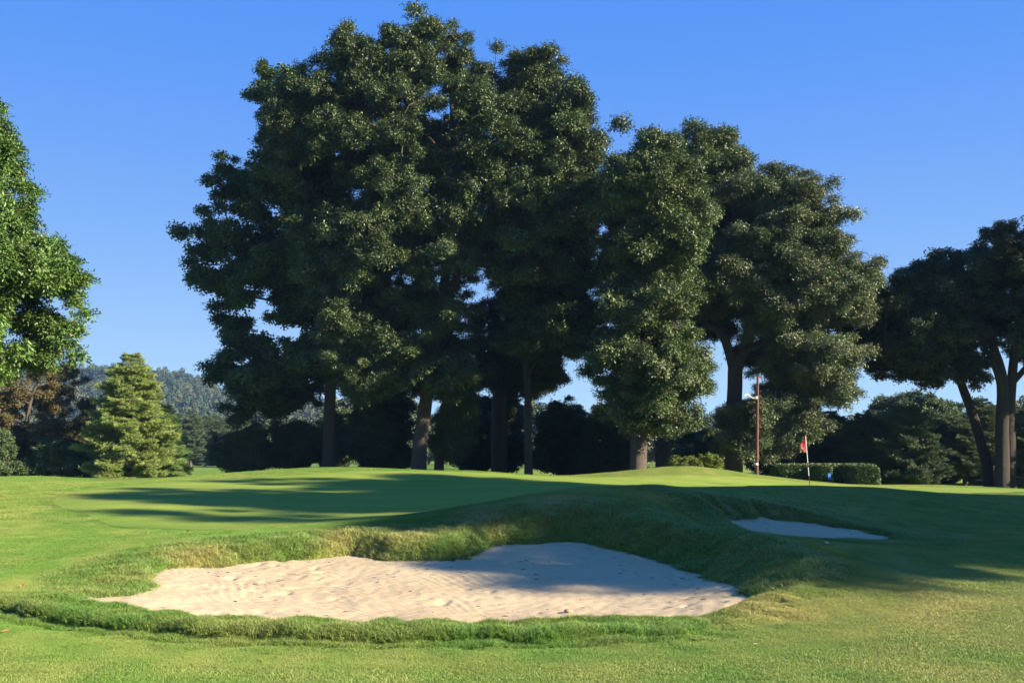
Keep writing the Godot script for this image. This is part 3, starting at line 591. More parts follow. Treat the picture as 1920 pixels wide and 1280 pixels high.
func sand() -> void:
	for which in 2:
		var poly := bunker if which == 0 else bunker_2
		var step := 0.034 if which == 0 else 0.05
		var lo := poly[0]
		var hi := poly[0]
		for p in poly:
			lo = lo.min(p)
			hi = hi.max(p)
		lo -= Vector2(0.3, 0.3)
		hi += Vector2(0.3, 0.3)
		var nx := int((hi.x - lo.x) / step) + 1
		var nd := int((hi.y - lo.y) / step) + 1
		var v := PackedVector3Array()
		var n := PackedVector3Array()
		var c := PackedColorArray()
		var ix := PackedInt32Array()
		var keep := PackedByteArray()
		v.resize(nx * nd)
		n.resize(nx * nd)
		c.resize(nx * nd)
		keep.resize(nx * nd)
		for r in nd:
			for q in nx:
				var x := lo.x + q * step
				var d := lo.y + r * step
				var s := from_bunker(x, d) if which == 0 else from_bunker_2(x, d)
				keep[r * nx + q] = 1 if s < 0.22 else 0
				v[r * nx + q] = Vector3(x, sand_height(which, x, d) if s < 0.3 else 0.0, -d)
				var t := clampf(0.5 + 0.5 * rough.get_noise_2d(x * 0.5, d * 0.5), 0.0, 1.0)
				c[r * nx + q] = Color(0.50, 0.395, 0.235).lerp(Color(0.585, 0.48, 0.305), t)
		for r in nd:
			for q in nx:
				var a := v[r * nx + mini(q + 1, nx - 1)] - v[r * nx + maxi(q - 1, 0)]
				var b := v[mini(r + 1, nd - 1) * nx + q] - v[maxi(r - 1, 0) * nx + q]
				n[r * nx + q] = a.cross(b).normalized()
		for r in nd - 1:
			for q in nx - 1:
				var k := r * nx + q
				if keep[k] and keep[k + 1] and keep[k + nx] and keep[k + nx + 1]:
					ix.append_array(PackedInt32Array([k, k + nx, k + 1, k + 1, k + nx, k + nx + 1]))
		var a := []
		a.resize(Mesh.ARRAY_MAX)
		a[Mesh.ARRAY_VERTEX] = v
		a[Mesh.ARRAY_NORMAL] = n
		a[Mesh.ARRAY_COLOR] = c
		a[Mesh.ARRAY_INDEX] = ix
		var m := ArrayMesh.new()
		m.add_surface_from_arrays(Mesh.PRIMITIVE_TRIANGLES, a)
		tag(part("bunker_sand", m, M.sand), "", "", "", "structure")

func putting_green() -> void:
	var curve := Curve2D.new()
	var n := green_edge.size()
	for k in n + 1:
		var p := green_edge[k % n]
		var t := (green_edge[(k + 1) % n] - green_edge[(k - 1 + n) % n]) / 6.0
		curve.add_point(p, -t, t)
	var rim := curve.tessellate_even_length(5, 0.3)
	rim.remove_at(rim.size() - 1)
	var center := Vector2(2.0, 29.5)
	var s := Shape.new()
	var rings := 46
	var m := rim.size()
	for r in rings + 1:
		for k in m:
			var p := center.lerp(rim[k], float(r) / rings)
			s.v.append(Vector3(p.x, ground_at(p.x, p.y) + (0.006 if r < rings else -0.008), -p.y))
			s.n.append(normal_at(p.x, p.y, 0.3))
			var dry := clampf(0.45 + 0.4 * rough.get_noise_2d(p.x * 0.2, p.y * 0.2), 0.0, 1.0)
			var stripe := 1.0 + 0.05 * clampf(4.0 * sin((p.x * 0.35 + p.y * 0.94) * TAU / 2.2), -1.0, 1.0)
			var collar := smooth((r - rings + 5.0) / 5.0) * (0.8 + 0.4 * noise.get_noise_2d(p.x * 3.0, p.y * 3.0))
			s.c.append((Color(0.185, 0.295, 0.038).lerp(Color(0.295, 0.345, 0.068), dry) * stripe).lerp(turf_color(p.x, p.y), clampf(collar, 0.0, 1.0)))
	for r in rings:
		for k in m:
			var a := r * m + k
			var b := r * m + (k + 1) % m
			s.i.append_array(PackedInt32Array([a, b, a + m, b, b + m, a + m]))
	tag(part("putting_green", s.done(), M.short), "", "", "", "structure")

# ---------------------------------------------------------------- trees
func clump(kind: String) -> Mesh:
	if clumps.has(kind): return clumps[kind]
	var rng := RandomNumberGenerator.new()
	rng.seed = hash(kind)
	# twigs, leaves on a twig, leaf length, leaf width, droop, colours with weights
	var spec: Array = {
		"oak": [42, 17, 0.215, 0.095, 0.45, [[Color(0.062, 0.092, 0.030), 6], [Color(0.082, 0.112, 0.038), 4], [Color(0.048, 0.072, 0.025), 3]]],
		"silver": [42, 17, 0.215, 0.088, 0.35, [[Color(0.078, 0.105, 0.052), 5], [Color(0.105, 0.125, 0.066), 4], [Color(0.13, 0.09, 0.035), 0.15]]],
		"gum": [38, 13, 0.24, 0.18, 0.5, [[Color(0.045, 0.082, 0.020), 6], [Color(0.062, 0.105, 0.026), 3], [Color(0.10, 0.12, 0.03), 0.5]]],
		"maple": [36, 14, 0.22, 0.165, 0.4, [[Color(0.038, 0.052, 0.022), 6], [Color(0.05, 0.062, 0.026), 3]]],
		"cherry": [28, 13, 0.36, 0.12, 0.6, [[Color(0.075, 0.145, 0.026), 6], [Color(0.10, 0.175, 0.038), 3], [Color(0.14, 0.10, 0.03), 0.4], [Color(0.30, 0.055, 0.022), 0.07]]],
		"dogwood": [36, 14, 0.24, 0.12, 0.5, [[Color(0.15, 0.075, 0.035), 4], [Color(0.115, 0.115, 0.040), 4], [Color(0.08, 0.11, 0.035), 3]]],
		"shrub": [36, 14, 0.30, 0.15, 0.3, [[Color(0.055, 0.086, 0.030), 5], [Color(0.074, 0.110, 0.037), 4], [Color(0.095, 0.11, 0.042), 1]]],
	}[kind]
	var total := 0.0
	for q in spec[5]: total += q[1]
	var s := Shape.new()
	for k in spec[0]:
		var y: float = 1.0 - 2.0 * (k + 0.5) / spec[0]
		var an: float = k * 2.39996 + rng.randf_range(-0.4, 0.4)
		var dir := Vector3(cos(an) * sqrt(1.0 - y * y), y * 0.8 + 0.15, sin(an) * sqrt(1.0 - y * y)).normalized()
		var reach := rng.randf_range(0.55, 1.12)
		var at := Vector3.ZERO
		for q in spec[1]:
			var t: float = 0.28 + 0.72 * (q + rng.randf()) / spec[1]
			at = dir * reach * t + Vector3(0, -spec[4] * 0.35 * t * t, 0) + Vector3(rng.randfn(), rng.randfn(), rng.randfn()) * 0.085
			var pick := rng.randf() * total
			var col := Color.WHITE
			for e in spec[5]:
				pick -= e[1]
				if pick <= 0.0:
					col = e[0]
					break
			col = col * rng.randf_range(0.82, 1.2)
			var ld: Vector3 = (dir * 0.6 + Vector3(rng.randfn(), rng.randfn() - spec[4], rng.randfn()) * 0.8).normalized()
			var up := Vector3(rng.randfn() * 0.7, 1.0, rng.randfn() * 0.7) + dir * 0.6
			if absf(ld.dot(up.normalized())) > 0.97: up = up + Vector3(1, 0, 0.3)
			s.leaf(at, ld, up, spec[2] * rng.randf_range(0.7, 1.25), spec[3] * rng.randf_range(0.8, 1.2), col)
	clumps[kind] = s.done()
	return clumps[kind]

func inside_distance(poly: PackedVector2Array, p: Vector2) -> float:
	return -away(poly, p.x, p.y)

func grow_tree(t: Dictionary) -> void:
	var rng := RandomNumberGenerator.new()
	rng.seed = 1000 + t.seed
	var depth: float = t.depth
	var foot: Vector4 = t.trunks[0][0]
	var gy := ground_at(foot.x, depth)
	var root := base_node(t.name, Vector3(foot.x, gy, -depth))
	tag(root, t.label, t.cat, t.group)
	var off := Vector3(foot.x, gy, 0)
	# where the leaf clumps sit
	var places := []
	var grid := {}
	var reach: float = t.r * 1.6
	var cell: float = reach * 0.80
	var area := 0.0
	var boxes := []
	for poly in t.polys:
		var lo: Vector2 = poly[0]
		var hi: Vector2 = poly[0]
		for p in poly:
			lo = lo.min(p)
			hi = hi.max(p)
		boxes.append([lo, hi])
		area += (hi.x - lo.x) * (hi.y - lo.y)
	for which in t.polys.size():
		var poly: PackedVector2Array = t.polys[which]
		var lo: Vector2 = boxes[which][0]
		var hi: Vector2 = boxes[which][1]
		var want := int(t.n * 0.26 * (hi.x - lo.x) * (hi.y - lo.y) / area)
		var half := 0.5 * minf(hi.x - lo.x, hi.y - lo.y)
		var got := 0
		for tries in want * 14:
			if got >= want: break
			var p := Vector2(rng.randf_range(lo.x, hi.x), rng.randf_range(lo.y, hi.y))
			var e := inside_distance(poly, p)
			if e < reach * 0.68: continue
			var f := 1.0 - minf(e / half, 1.0)
			var zm: float = minf(t.thick, half * 1.3) * sqrt(1.0 - f * f) + 0.15
			var z := zm * sqrt(rng.randf()) * (1.0 if rng.randf() < 0.55 else -1.0)
			var at := Vector3(p.x, p.y, z)
			if noise.get_noise_3d(at.x * 0.25 + t.seed * 10.0, at.y * 0.30, at.z * 0.25) > 0.38 - t.gap and e > 0.4: continue
			var key := Vector3i((at / cell).floor())
			if grid.has(key): continue
			grid[key] = true
			places.append(at - off)
			got += 1
	# trunk and main limbs
	var wood := Shape.new()
	var nodes := []
	for line in t.trunks:
		var pts := []
		var rad := []
		for k in line.size():
			var a: Vector4 = line[k]
			var at := Vector3(a.x, a.y, a.w) - off
			if k == 0 and line == t.trunks[0]:
				at.y = 0.0
			pts.append(at)
			rad.append(a.z)
		var fine := []
		var frad := []
		for k in pts.size() - 1:
			for q in 4:
				var u := q / 4.0
				fine.append((pts[k] as Vector3).cubic_interpolate(pts[k + 1], pts[maxi(k - 1, 0)], pts[mini(k + 2, pts.size() - 1)], u))
				frad.append(lerpf(rad[k], rad[k + 1], u))
		fine.append(pts[-1])
		frad.append(rad[-1])
		if line == t.trunks[0]:
			fine.insert(0, fine[0] + Vector3(0, -0.6, 0))
			frad.insert(0, frad[0] * 1.25)
			frad[1] *= 1.2
		wood.tube(fine, frad, 14, 0.045)
		for k in range(2, fine.size()):
			nodes.append(fine[k])
	# branches: each clump is joined to the nearest wood that lies lower
	var lowest := 1e9
	for p in places: lowest = minf(lowest, p.y)
	var order := []
	for p in places:
		var near := 1e9
		for q in nodes:
			if q.y > lowest - 1.5: near = minf(near, q.distance_to(p))
		order.append([near, p])
	order.sort_custom(func(a, b): return a[0] < b[0])
	var trunk_nodes := nodes.size()
	var parent := []
	var load_ := []
	for k in trunk_nodes:
		parent.append(-1)
		load_.append(0.0)
	for o in order:
		var p: Vector3 = o[1]
		var best := 0
		var cost := 1e9
		for k in nodes.size():
			var q: Vector3 = nodes[k]
			if q.y < lowest - 1.5: continue
			var dd := q.distance_to(p) + 1.6 * maxf(0.0, q.y - p.y - 0.2)
			if k >= trunk_nodes and load_[k] > 0.0: dd += 0.05
			if dd < cost:
				cost = dd
				best = k
		var a: Vector3 = nodes[best]
		var ln := a.distance_to(p)
		var mid := a.lerp(p, 0.5) + Vector3(rng.randfn(), rng.randfn() + 0.5, rng.randfn()) * ln * 0.09
		nodes.append(mid)
		parent.append(best)
		load_.append(0.0)
		nodes.append(p)
		parent.append(nodes.size() - 2)
		load_.append(1.0)
	for k in range(nodes.size() - 1, trunk_nodes - 1, -1):
		if parent[k] >= trunk_nodes: load_[parent[k]] += load_[k]
	var size: float = 0.030 * t.r
	for k in range(trunk_nodes, nodes.size()):
		var q: int = parent[k]
		var r1: float = size * pow(load_[k], 0.5)
		var r0: float = r1 * 1.25 if q < trunk_nodes else minf(size * pow(load_[q], 0.5), r1 * 1.3)
		wood.tube([nodes[q], nodes[k]], [r0, r1], 6)
	# foliage: each bough carries a loose, flattened spread of leafy twigs
	var xf := []
	var cols := PackedColorArray()
	for p in places:
		var tone := rng.randf_range(0.84, 1.18)
		var wide := reach * rng.randf_range(0.38, 0.58)
		for q in rng.randi_range(6, 10):
			var o := Vector3(rng.randfn() * wide, rng.randfn() * wide * 0.62, rng.randfn() * wide)
			if o.length() > reach * 0.95: o = o.normalized() * reach * rng.randf_range(0.5, 0.95)
			var b := Basis(Vector3.UP, rng.randf() * TAU)
			b = Basis(Vector3(rng.randfn(), 0.01, rng.randfn()).normalized(), rng.randf_range(0.0, 0.6)) * b
			var sc: float = t.r * rng.randf_range(0.45, 0.88)
			b = b.scaled(Vector3(sc, sc * rng.randf_range(0.6, 0.95), sc))
			xf.append(Transform3D(b, p + o))
			var j := tone * rng.randf_range(0.88, 1.14)
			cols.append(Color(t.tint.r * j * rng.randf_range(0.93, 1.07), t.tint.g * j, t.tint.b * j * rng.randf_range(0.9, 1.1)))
			if o.length() > wide * 0.5:
				wood.tube([p, p + o * 0.5 + Vector3(0, 0.08 * wide, 0), p + o], [size * 0.9, size * 0.6, size * 0.25], 3)
	part("trunk", wood.done(false), M["bark%d" % t.bark], root)
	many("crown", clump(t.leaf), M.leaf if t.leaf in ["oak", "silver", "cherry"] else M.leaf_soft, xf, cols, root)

func round_crown(cx: float, cy: float, rx: float, ry: float, sd: int) -> PackedVector2Array:
	var a := PackedVector2Array()
	for k in 18:
		var an := TAU * k / 18.0
		var f := 1.0 + 0.22 * noise.get_noise_2d(sd * 7.3 + cos(an) * 1.2, sin(an) * 1.2)
		a.append(Vector2(cx + rx * f * cos(an), cy + ry * f * sin(an)))
	return a

func shade_trees() -> void:
	# the trees beside the hole, to the right of the view: their long shadows lie across the bunkers and the green
	var at := [
		{x = 27.4, d = 10.2, h = 17.0, rx = 4.2, label = "large oak standing nearest the bunkers, casting shade across them"},
		{x = 31.0, d = 14.5, h = 20.5, rx = 5.2, label = "tallest oak beside the hole, casting shade across the green"},
		{x = 38.0, d = 16.0, h = 23.0, rx = 4.4, label = "narrow oak behind the tallest oak beside the hole"},
		{x = 25.0, d = 6.6, h = 12.8, rx = 1.8, mid = 0.87, tall = 0.11, label = "slender young oak with a small high crown beside the fairway"},
		{x = 42.5, d = 55.0, h = 25.0, rx = 5.0, mid = 0.78, tall = 0.22, label = "high crowned oak beyond the twin trunked maple, shading its crown"},
		{x = 46.0, d = 61.0, h = 27.0, rx = 5.0, mid = 0.78, tall = 0.22, label = "high crowned oak furthest along the row beyond the twin trunked maple"},
	]
	for k in at.size():
		var a: Dictionary = at[k]
		var x: float = a.x
		grow_tree({name = "shade_oak_tree", label = a.label, cat = "tree", group = "oaks beside the hole", depth = a.d, thick = a.rx, leaf = "oak", r = 1.15, n = 330, gap = 0.12, tint = Color(1, 1, 1), bark = 0, seed = 60 + k,
			polys = [round_crown(x, a.h * a.get("mid", 0.63), a.rx, a.h * a.get("tall", 0.37), k + 3)],
			trunks = [[Vector4(x, 0, a.rx * 0.08, 0), Vector4(x + 0.1, a.h * 0.2, a.rx * 0.065, 0), Vector4(x - 0.1, a.h * 0.45, a.rx * 0.05, 0.2), Vector4(x + 0.1, a.h * 0.75, a.rx * 0.027, 0), Vector4(x, a.h * 0.92, 0.04, 0)]]})

func needle_tuft(kind: String) -> Mesh:
	if clumps.has(kind): return clumps[kind]
	var rng := RandomNumberGenerator.new()
	rng.seed = hash(kind)
	var s := Shape.new()
	# a flat spray of twigs, each with brushes of needles
	for k in 9:
		var an := -1.25 + 2.5 * k / 8.0 + rng.randf_range(-0.1, 0.1)
		var dir := Vector3(cos(an), 0.10 + rng.randf_range(-0.1, 0.15), sin(an)).normalized()
		var reach := (0.75 + 0.35 * cos(an)) * rng.randf_range(0.8, 1.1)
		for q in 15:
			var t := 0.2 + 0.8 * (q + rng.randf()) / 15.0
			var at := dir * reach * t + Vector3(0, 0.06 * t, 0)
			for e in 3:
				var nd := (dir * 0.75 + Vector3(rng.randfn(), 0.45 + rng.randfn() * 0.8, rng.randfn()) * 0.6).normalized()
				var side := nd.cross(Vector3(rng.randfn(), rng.randfn(), rng.randfn())).normalized() * 0.022
				var ln := rng.randf_range(0.17, 0.30)
				s.tri(at - side, at + side, at + nd * ln, Color(1, 1, 1) * rng.randf_range(0.7, 1.25))
	clumps[kind] = s.done()
	return clumps[kind]

func pine(called: String, label: String, group: String, x: float, depth: float, h: float, w: float, tint: Color, sd: int, bare := 0.06, bark := 1) -> void:
	var rng := RandomNumberGenerator.new()
	rng.seed = 500 + sd
	var root := base_node(called, Vector3(x, ground_at(x, depth) - 0.05, -depth))
	tag(root, label, "tree", group)
	var wood := Shape.new()
	var pts := []
	var rad := []
	for k in 12:
		var u := k / 11.0
		pts.append(Vector3(0.05 * sin(u * 5.0 + sd), h * 0.98 * u, 0.05 * cos(u * 4.0 + sd)))
		rad.append(lerpf(0.022 * h + 0.05, 0.015, u))
	wood.tube(pts, rad, 10, 0.03)
	var xf := []
	var cols := PackedColorArray()
	var y := h * bare
	var ring := 0
	var size := clampf(w * 0.24, 0.42, 1.0)
	while y < h * 0.985:
		var u := y / h
		var reach: float = w * (pow(1.0 - u, 0.72) * 1.02 + 0.05) * (0.62 + 0.38 * smooth((u - bare) / 0.14))
		var count := 5 + (ring % 3)
		for k in count:
			var an := TAU * (k + 0.5 * (ring % 2)) / count + rng.randf_range(-0.3, 0.3)
			var out := Vector3(cos(an), 0, sin(an))
			var ln := reach * rng.randf_range(0.72, 1.12)
			var lift := lerpf(0.02, 0.55, u) + rng.randf_range(-0.08, 0.1)
			var a := Vector3(0, y, 0)
			var tip := a + out * ln + Vector3(0, lift * ln, 0)
			var mid := a.lerp(tip, 0.55) + Vector3(0, -0.05 * ln, 0)
			wood.tube([a, mid, tip], [0.018 + 0.012 * ln, 0.012 + 0.006 * ln, 0.008], 4)
			var steps := maxi(1, int(ln / (size * 0.5)))
			for q in steps:
				var t := 0.30 + 0.70 * (q + 0.7) / steps
				var p := a.lerp(mid, t / 0.55) if t < 0.55 else mid.lerp(tip, (t - 0.55) / 0.45)
				for e in (3 if t < 0.8 else 2):
					var yaw := -an + rng.randf_range(-1.1, 1.1)
					var b := Basis(Vector3.UP, yaw) * Basis(Vector3.BACK, rng.randf_range(-0.15, 0.35)) * Basis(Vector3.RIGHT, rng.randf_range(-0.35, 0.35))
					var sc := size * rng.randf_range(0.7, 1.1) * (0.65 if u > 0.85 else 1.0)
					xf.append(Transform3D(b.scaled(Vector3(sc, sc, sc)), p + Vector3(0, rng.randf_range(-0.06, 0.1), 0)))
					var j := rng.randf_range(0.8, 1.2)
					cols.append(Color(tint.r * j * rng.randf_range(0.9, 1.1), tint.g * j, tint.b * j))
		y += maxf(0.22, h * 0.048) * rng.randf_range(0.8, 1.2)
		ring += 1
	part("trunk", wood.done(false), M["bark%d" % bark], root)
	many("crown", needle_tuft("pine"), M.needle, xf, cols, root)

func pines() -> void:
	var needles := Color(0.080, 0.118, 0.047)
	var g := "pines behind the hedge and maples"
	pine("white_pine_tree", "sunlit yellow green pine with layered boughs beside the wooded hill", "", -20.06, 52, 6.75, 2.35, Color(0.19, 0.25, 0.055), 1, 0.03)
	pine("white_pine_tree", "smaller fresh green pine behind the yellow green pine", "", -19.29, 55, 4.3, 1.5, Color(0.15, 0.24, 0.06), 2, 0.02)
	pine("white_pine_tree", "green pine with lit boughs behind the slender pale trunk", "", 5.8, 64, 4.6, 1.9, needles, 3, 0.03)
	pine("white_pine_tree", "dark pine hugging the low oak foliage", "", 4.66, 70, 4.5, 1.7, needles, 4, 0.03)
	pine("white_pine_tree", "dark pine right of the pine with lit boughs", "", 7.69, 68, 3.6, 1.4, needles, 5, 0.03)
	pine("white_pine_tree", "broad lit pine in front of the dark rounded tree", g, 23.02, 58, 4.75, 2.5, needles, 6, 0.05)
	pine("white_pine_tree", "pine with flat tiers just right of the clipped hedge", g, 21.26, 60, 4.3, 2.1, needles, 7, 0.03)
	pine("white_pine_tree", "dark pine behind the flag and hedge", g, 20.46, 64, 4.7, 2.1, needles, 8, 0.03)
	pine("white_pine_tree", "shaded pine behind the lamp pole", g, 18.99, 66, 4.2, 2.0, needles, 9, 0.03)
	pine("white_pine_tree", "pine with a bare lower trunk beside the leaning maple", g, 29.49, 65, 4.3, 1.6, needles, 10, 0.17)
	pine("white_pine_tree", "tall dark pine behind the twin trunked maple", g, 31.29, 66, 5.6, 1.9, needles, 11, 0.03)
	pine("white_pine_tree", "dark pine at the right of the twin trunked maple", g, 30.11, 58, 4.6, 1.9, needles, 12, 0.03)
	pine("white_pine_tree", "dark pine filling the gap between hedge pines", g, 29.16, 68, 4.4, 1.8, needles, 15, 0.03)
	var fg := "distant pines at the end of the far fairway"
	pine("far_pine_tree", "distant pine with a pale bare trunk at the far fairway", "", -48.36, 150, 8.6, 2.6, needles, 21, 0.16, 0)
	var list := [[322, 168, 8.5], [388, 165, 8.2], [412, 158, 7.8], [338, 185, 9.5], [372, 190, 9.2], [434, 176, 9.0], [402, 200, 10.0], [460, 190, 9.5]]
	for k in list.size():
		var e: Array = list[k]
		pine("far_pine_tree", "distant green pine in the row behind the far fairway", fg, (e[0] - 960.0) / 1859.0 * e[1], e[1], e[2], e[2] * 0.34, needles, 30 + k, 0.04)

func far_crown() -> Mesh:
	if clumps.has("far"): return clumps["far"]
	var rng := RandomNumberGenerator.new()
	rng.seed = 99
	var s := Shape.new()
	var lobes := []
	for k in 16:
		lobes.append([Vector3(rng.randf_range(-0.62, 0.62), rng.randf_range(0.25, 1.5), rng.randf_range(-0.62, 0.62)), rng.randf_range(0.30, 0.46)])
	for k in 1500:
		var l: Array = lobes[k % 16]
		var dir := Vector3(rng.randfn(), rng.randfn(), rng.randfn()).normalized()
		var at: Vector3 = l[0] + dir * l[1] * rng.randf_range(0.82, 1.08)
		var ld := (dir.cross(Vector3(rng.randfn(), rng.randfn(), rng.randfn())).normalized() + Vector3(0, -0.2, 0)).normalized()
		s.leaf(at, ld, dir + Vector3(rng.randfn(), rng.randfn() + 0.3, rng.randfn()) * 0.5, 0.16, 0.13, Color.WHITE * rng.randf_range(0.75, 1.25))
	clumps["far"] = s.done()
	return clumps["far"]

func far_trees() -> void:
	var rng := RandomNumberGenerator.new()
	rng.seed = 44
	var tints := [Color(0.05, 0.075, 0.03), Color(0.065, 0.085, 0.032), Color(0.042, 0.065, 0.03), Color(0.085, 0.09, 0.035)]
	for k in 46:
		var depth := rng.randf_range(120.0, 235.0)
		var px := 470.0 + 1500.0 * (k + rng.randf_range(0.0, 0.8)) / 46.0
		var x := (px - 960.0) / 1859.0 * depth
		var h := rng.randf_range(7.5, 11.5) * (0.75 + depth / 500.0)
		var root := base_node("woodline_tree", Vector3(x, ground_at(x, depth), -depth))
		tag(root, "leafy tree in the distant tree line beyond the fairway", "tree", "trees of the distant tree line")
		var wood := Shape.new()
		wood.tube([Vector3(0, -0.3, 0), Vector3(0.1, h * 0.3, 0), Vector3(0, h * 0.7, 0)], [0.3, 0.22, 0.08], 7)
		part("trunk", wood.done(false), M.bark1, root)
		var xf := []
		var cols := PackedColorArray()
		for q in 9:
			var u := q / 9.0
			var an := q * 2.4 + k
			var sc := h * 0.21 * rng.randf_range(0.85, 1.2)
			var rr := h * 0.2 * (1.0 - u * 0.65)
			xf.append(Transform3D(Basis(Vector3.UP, rng.randf() * TAU).scaled(Vector3(sc, sc * 0.8, sc)), Vector3(cos(an) * rr, h * (0.05 + 0.62 * u), sin(an) * rr)))
			cols.append(tints[k % 4] * rng.randf_range(0.85, 1.15))
		many("crown", far_crown(), M.leaf_soft, xf, cols, root)

# ---------------------------------------------------------------- the wooded hill
func hill_height(x: float, d: float) -> float:
	var r := 0.0
	# main ridge on the left, falling to the right; low ridges behind the trees
	r += 52.0 * exp(-pow((d - 720.0) / 190.0, 2.0)) * smooth((60.0 - x) / 420.0)
	r += 30.0 * exp(-pow((d - 1000.0) / 220.0, 2.0)) * (0.75 + 0.25 * sin(x * 0.006 + 1.0))
	r += 13.0 * exp(-pow((x + 205.0) / 60.0, 2.0) - pow((d - 520.0) / 90.0, 2.0))
	r += 7.0 * exp(-pow((x + 118.0) / 40.0, 2.0) - pow((d - 540.0) / 80.0, 2.0))
	r *= 1.0 + 0.22 * noise.get_noise_2d(x * 0.006, d * 0.006)
	r += 2.5 * noise.get_noise_2d(x * 0.02, d * 0.02) * smooth((d - 380.0) / 100.0)
	return r * smooth((d - 330.0) / 160.0) - 0.4 + 0.4 * smooth((d - 330.0) / 60.0)

func clearing(x: float, d: float) -> bool:
	for c in [Vector4(-172, 540, 20, 26), Vector4(-138, 560, 13, 40), Vector4(-215, 590, 22, 22), Vector4(-120, 610, 10, 30)]:
		if pow((x - c.x) / c.z, 2.0) + pow((d - c.y) / c.w, 2.0) < 1.0 + 0.4 * noise.get_noise_2d(x * 0.08, d * 0.08): return true
	return false

func hills() -> void:
	var s := Shape.new()
	var nx := 150
	var nd := 70
	for r in nd:
		for q in nx:
			var x := -900.0 + 1900.0 * q / (nx - 1.0)
			var d := 330.0 + 950.0 * r / (nd - 1.0)
			s.v.append(Vector3(x, hill_height(x, d), -d))
			var e := 4.0
			s.n.append(Vector3(hill_height(x - e, d) - hill_height(x + e, d), 2.0 * e, hill_height(x, d + e) - hill_height(x, d - e)).normalized())
			var t := clampf(0.5 + 0.6 * rough.get_noise_2d(x * 0.02, d * 0.02), 0.0, 1.0)
			s.c.append(Color(0.13, 0.17, 0.05).lerp(Color(0.24, 0.23, 0.10), t))
	for r in nd - 1:
		for q in nx - 1:
			var k := r * nx + q
			s.i.append_array(PackedInt32Array([k, k + nx, k + 1, k + 1, k + nx, k + nx + 1]))
	tag(part("hill", s.done(), M.forest), "", "", "", "structure")
	var rng := RandomNumberGenerator.new()
	rng.seed = 5
	var xf := []
	var cols := PackedColorArray()
	var tries := 0
	while xf.size() < 9000 and tries < 60000:
		tries += 1
		var d := 345.0 + 800.0 * rng.randf()
		var x := rng.randf_range(-0.62, 0.62) * d
		if clearing(x, d): continue
		if rng.randf() > 0.35 and (x > 60.0 and d < 800.0): continue
		var h := rng.randf_range(4.2, 7.6)
		xf.append(Transform3D(Basis(Vector3.UP, rng.randf() * TAU).scaled(Vector3(h * 0.85, h * rng.randf_range(0.9, 1.25), h * 0.85)), Vector3(x, hill_height(x, d) - 0.8, -d)))
		var warm := rng.randf()
		var c := Color(0.030, 0.052, 0.022).lerp(Color(0.075, 0.085, 0.028), warm * warm)
		if rng.randf() < 0.02: c = Color(0.15, 0.085, 0.04)
		cols.append(c * rng.randf_range(0.8, 1.2))
	tag(many("hillside_woods", far_crown(), M.forest, xf, cols), "dense hazy woods covering the hillside behind the fairway", "woods", "", "stuff")

# ---------------------------------------------------------------- grass
func blade_patch(count: int, size: float, lo: float, hi: float, width: float, lean: float, bend: float, sd: int, straw: float) -> Mesh:
	var rng := RandomNumberGenerator.new()
	rng.seed = sd
	var s := Shape.new()
	for k in count:
		var at := Vector3(rng.randf_range(-0.5, 0.5) * size, -0.004, rng.randf_range(-0.5, 0.5) * size)
		if size < 0.2:
			at = Vector3(rng.randfn() * size * 0.4, -0.01, rng.randfn() * size * 0.4)
		var an := rng.randf() * TAU
		var dir := Vector3(cos(an), 0, sin(an))
		var side := Vector3(-sin(an), 0, cos(an)) * width * 0.5 * rng.randf_range(0.7, 1.3)
		if rng.randf() < 0.5: side = side.rotated(Vector3.UP, rng.randf() * 1.5)
		var h := rng.randf_range(lo, hi)
		var tilt := lean * rng.randf_range(0.3, 1.4)
		var mid := at + Vector3(0, h * 0.6, 0) + dir * h * tilt * 0.4
		var tip := at + Vector3(0, h * (1.0 - bend * rng.randf()), 0) + dir * h * tilt * 1.1
		var col := Color.WHITE * rng.randf_range(0.6, 1.42)
		if rng.randf() < straw: col = Color(2.3, 1.35, 2.6) * rng.randf_range(0.8, 1.2)
		if lo < 0.03:
			s.tri(at - side, at + side, tip, col)
		else:
			s.quad(at - side, at + side, mid + side * 0.8, mid - side * 0.8, col)
			s.tri(mid - side * 0.8, mid + side * 0.8, tip, col)
	return s.done()

func upright(nrm: Vector3, yaw: float) -> Basis:
	var x := nrm.cross(Vector3(sin(yaw), 0, cos(yaw))).normalized()
	return Basis(x, nrm, x.cross(nrm))

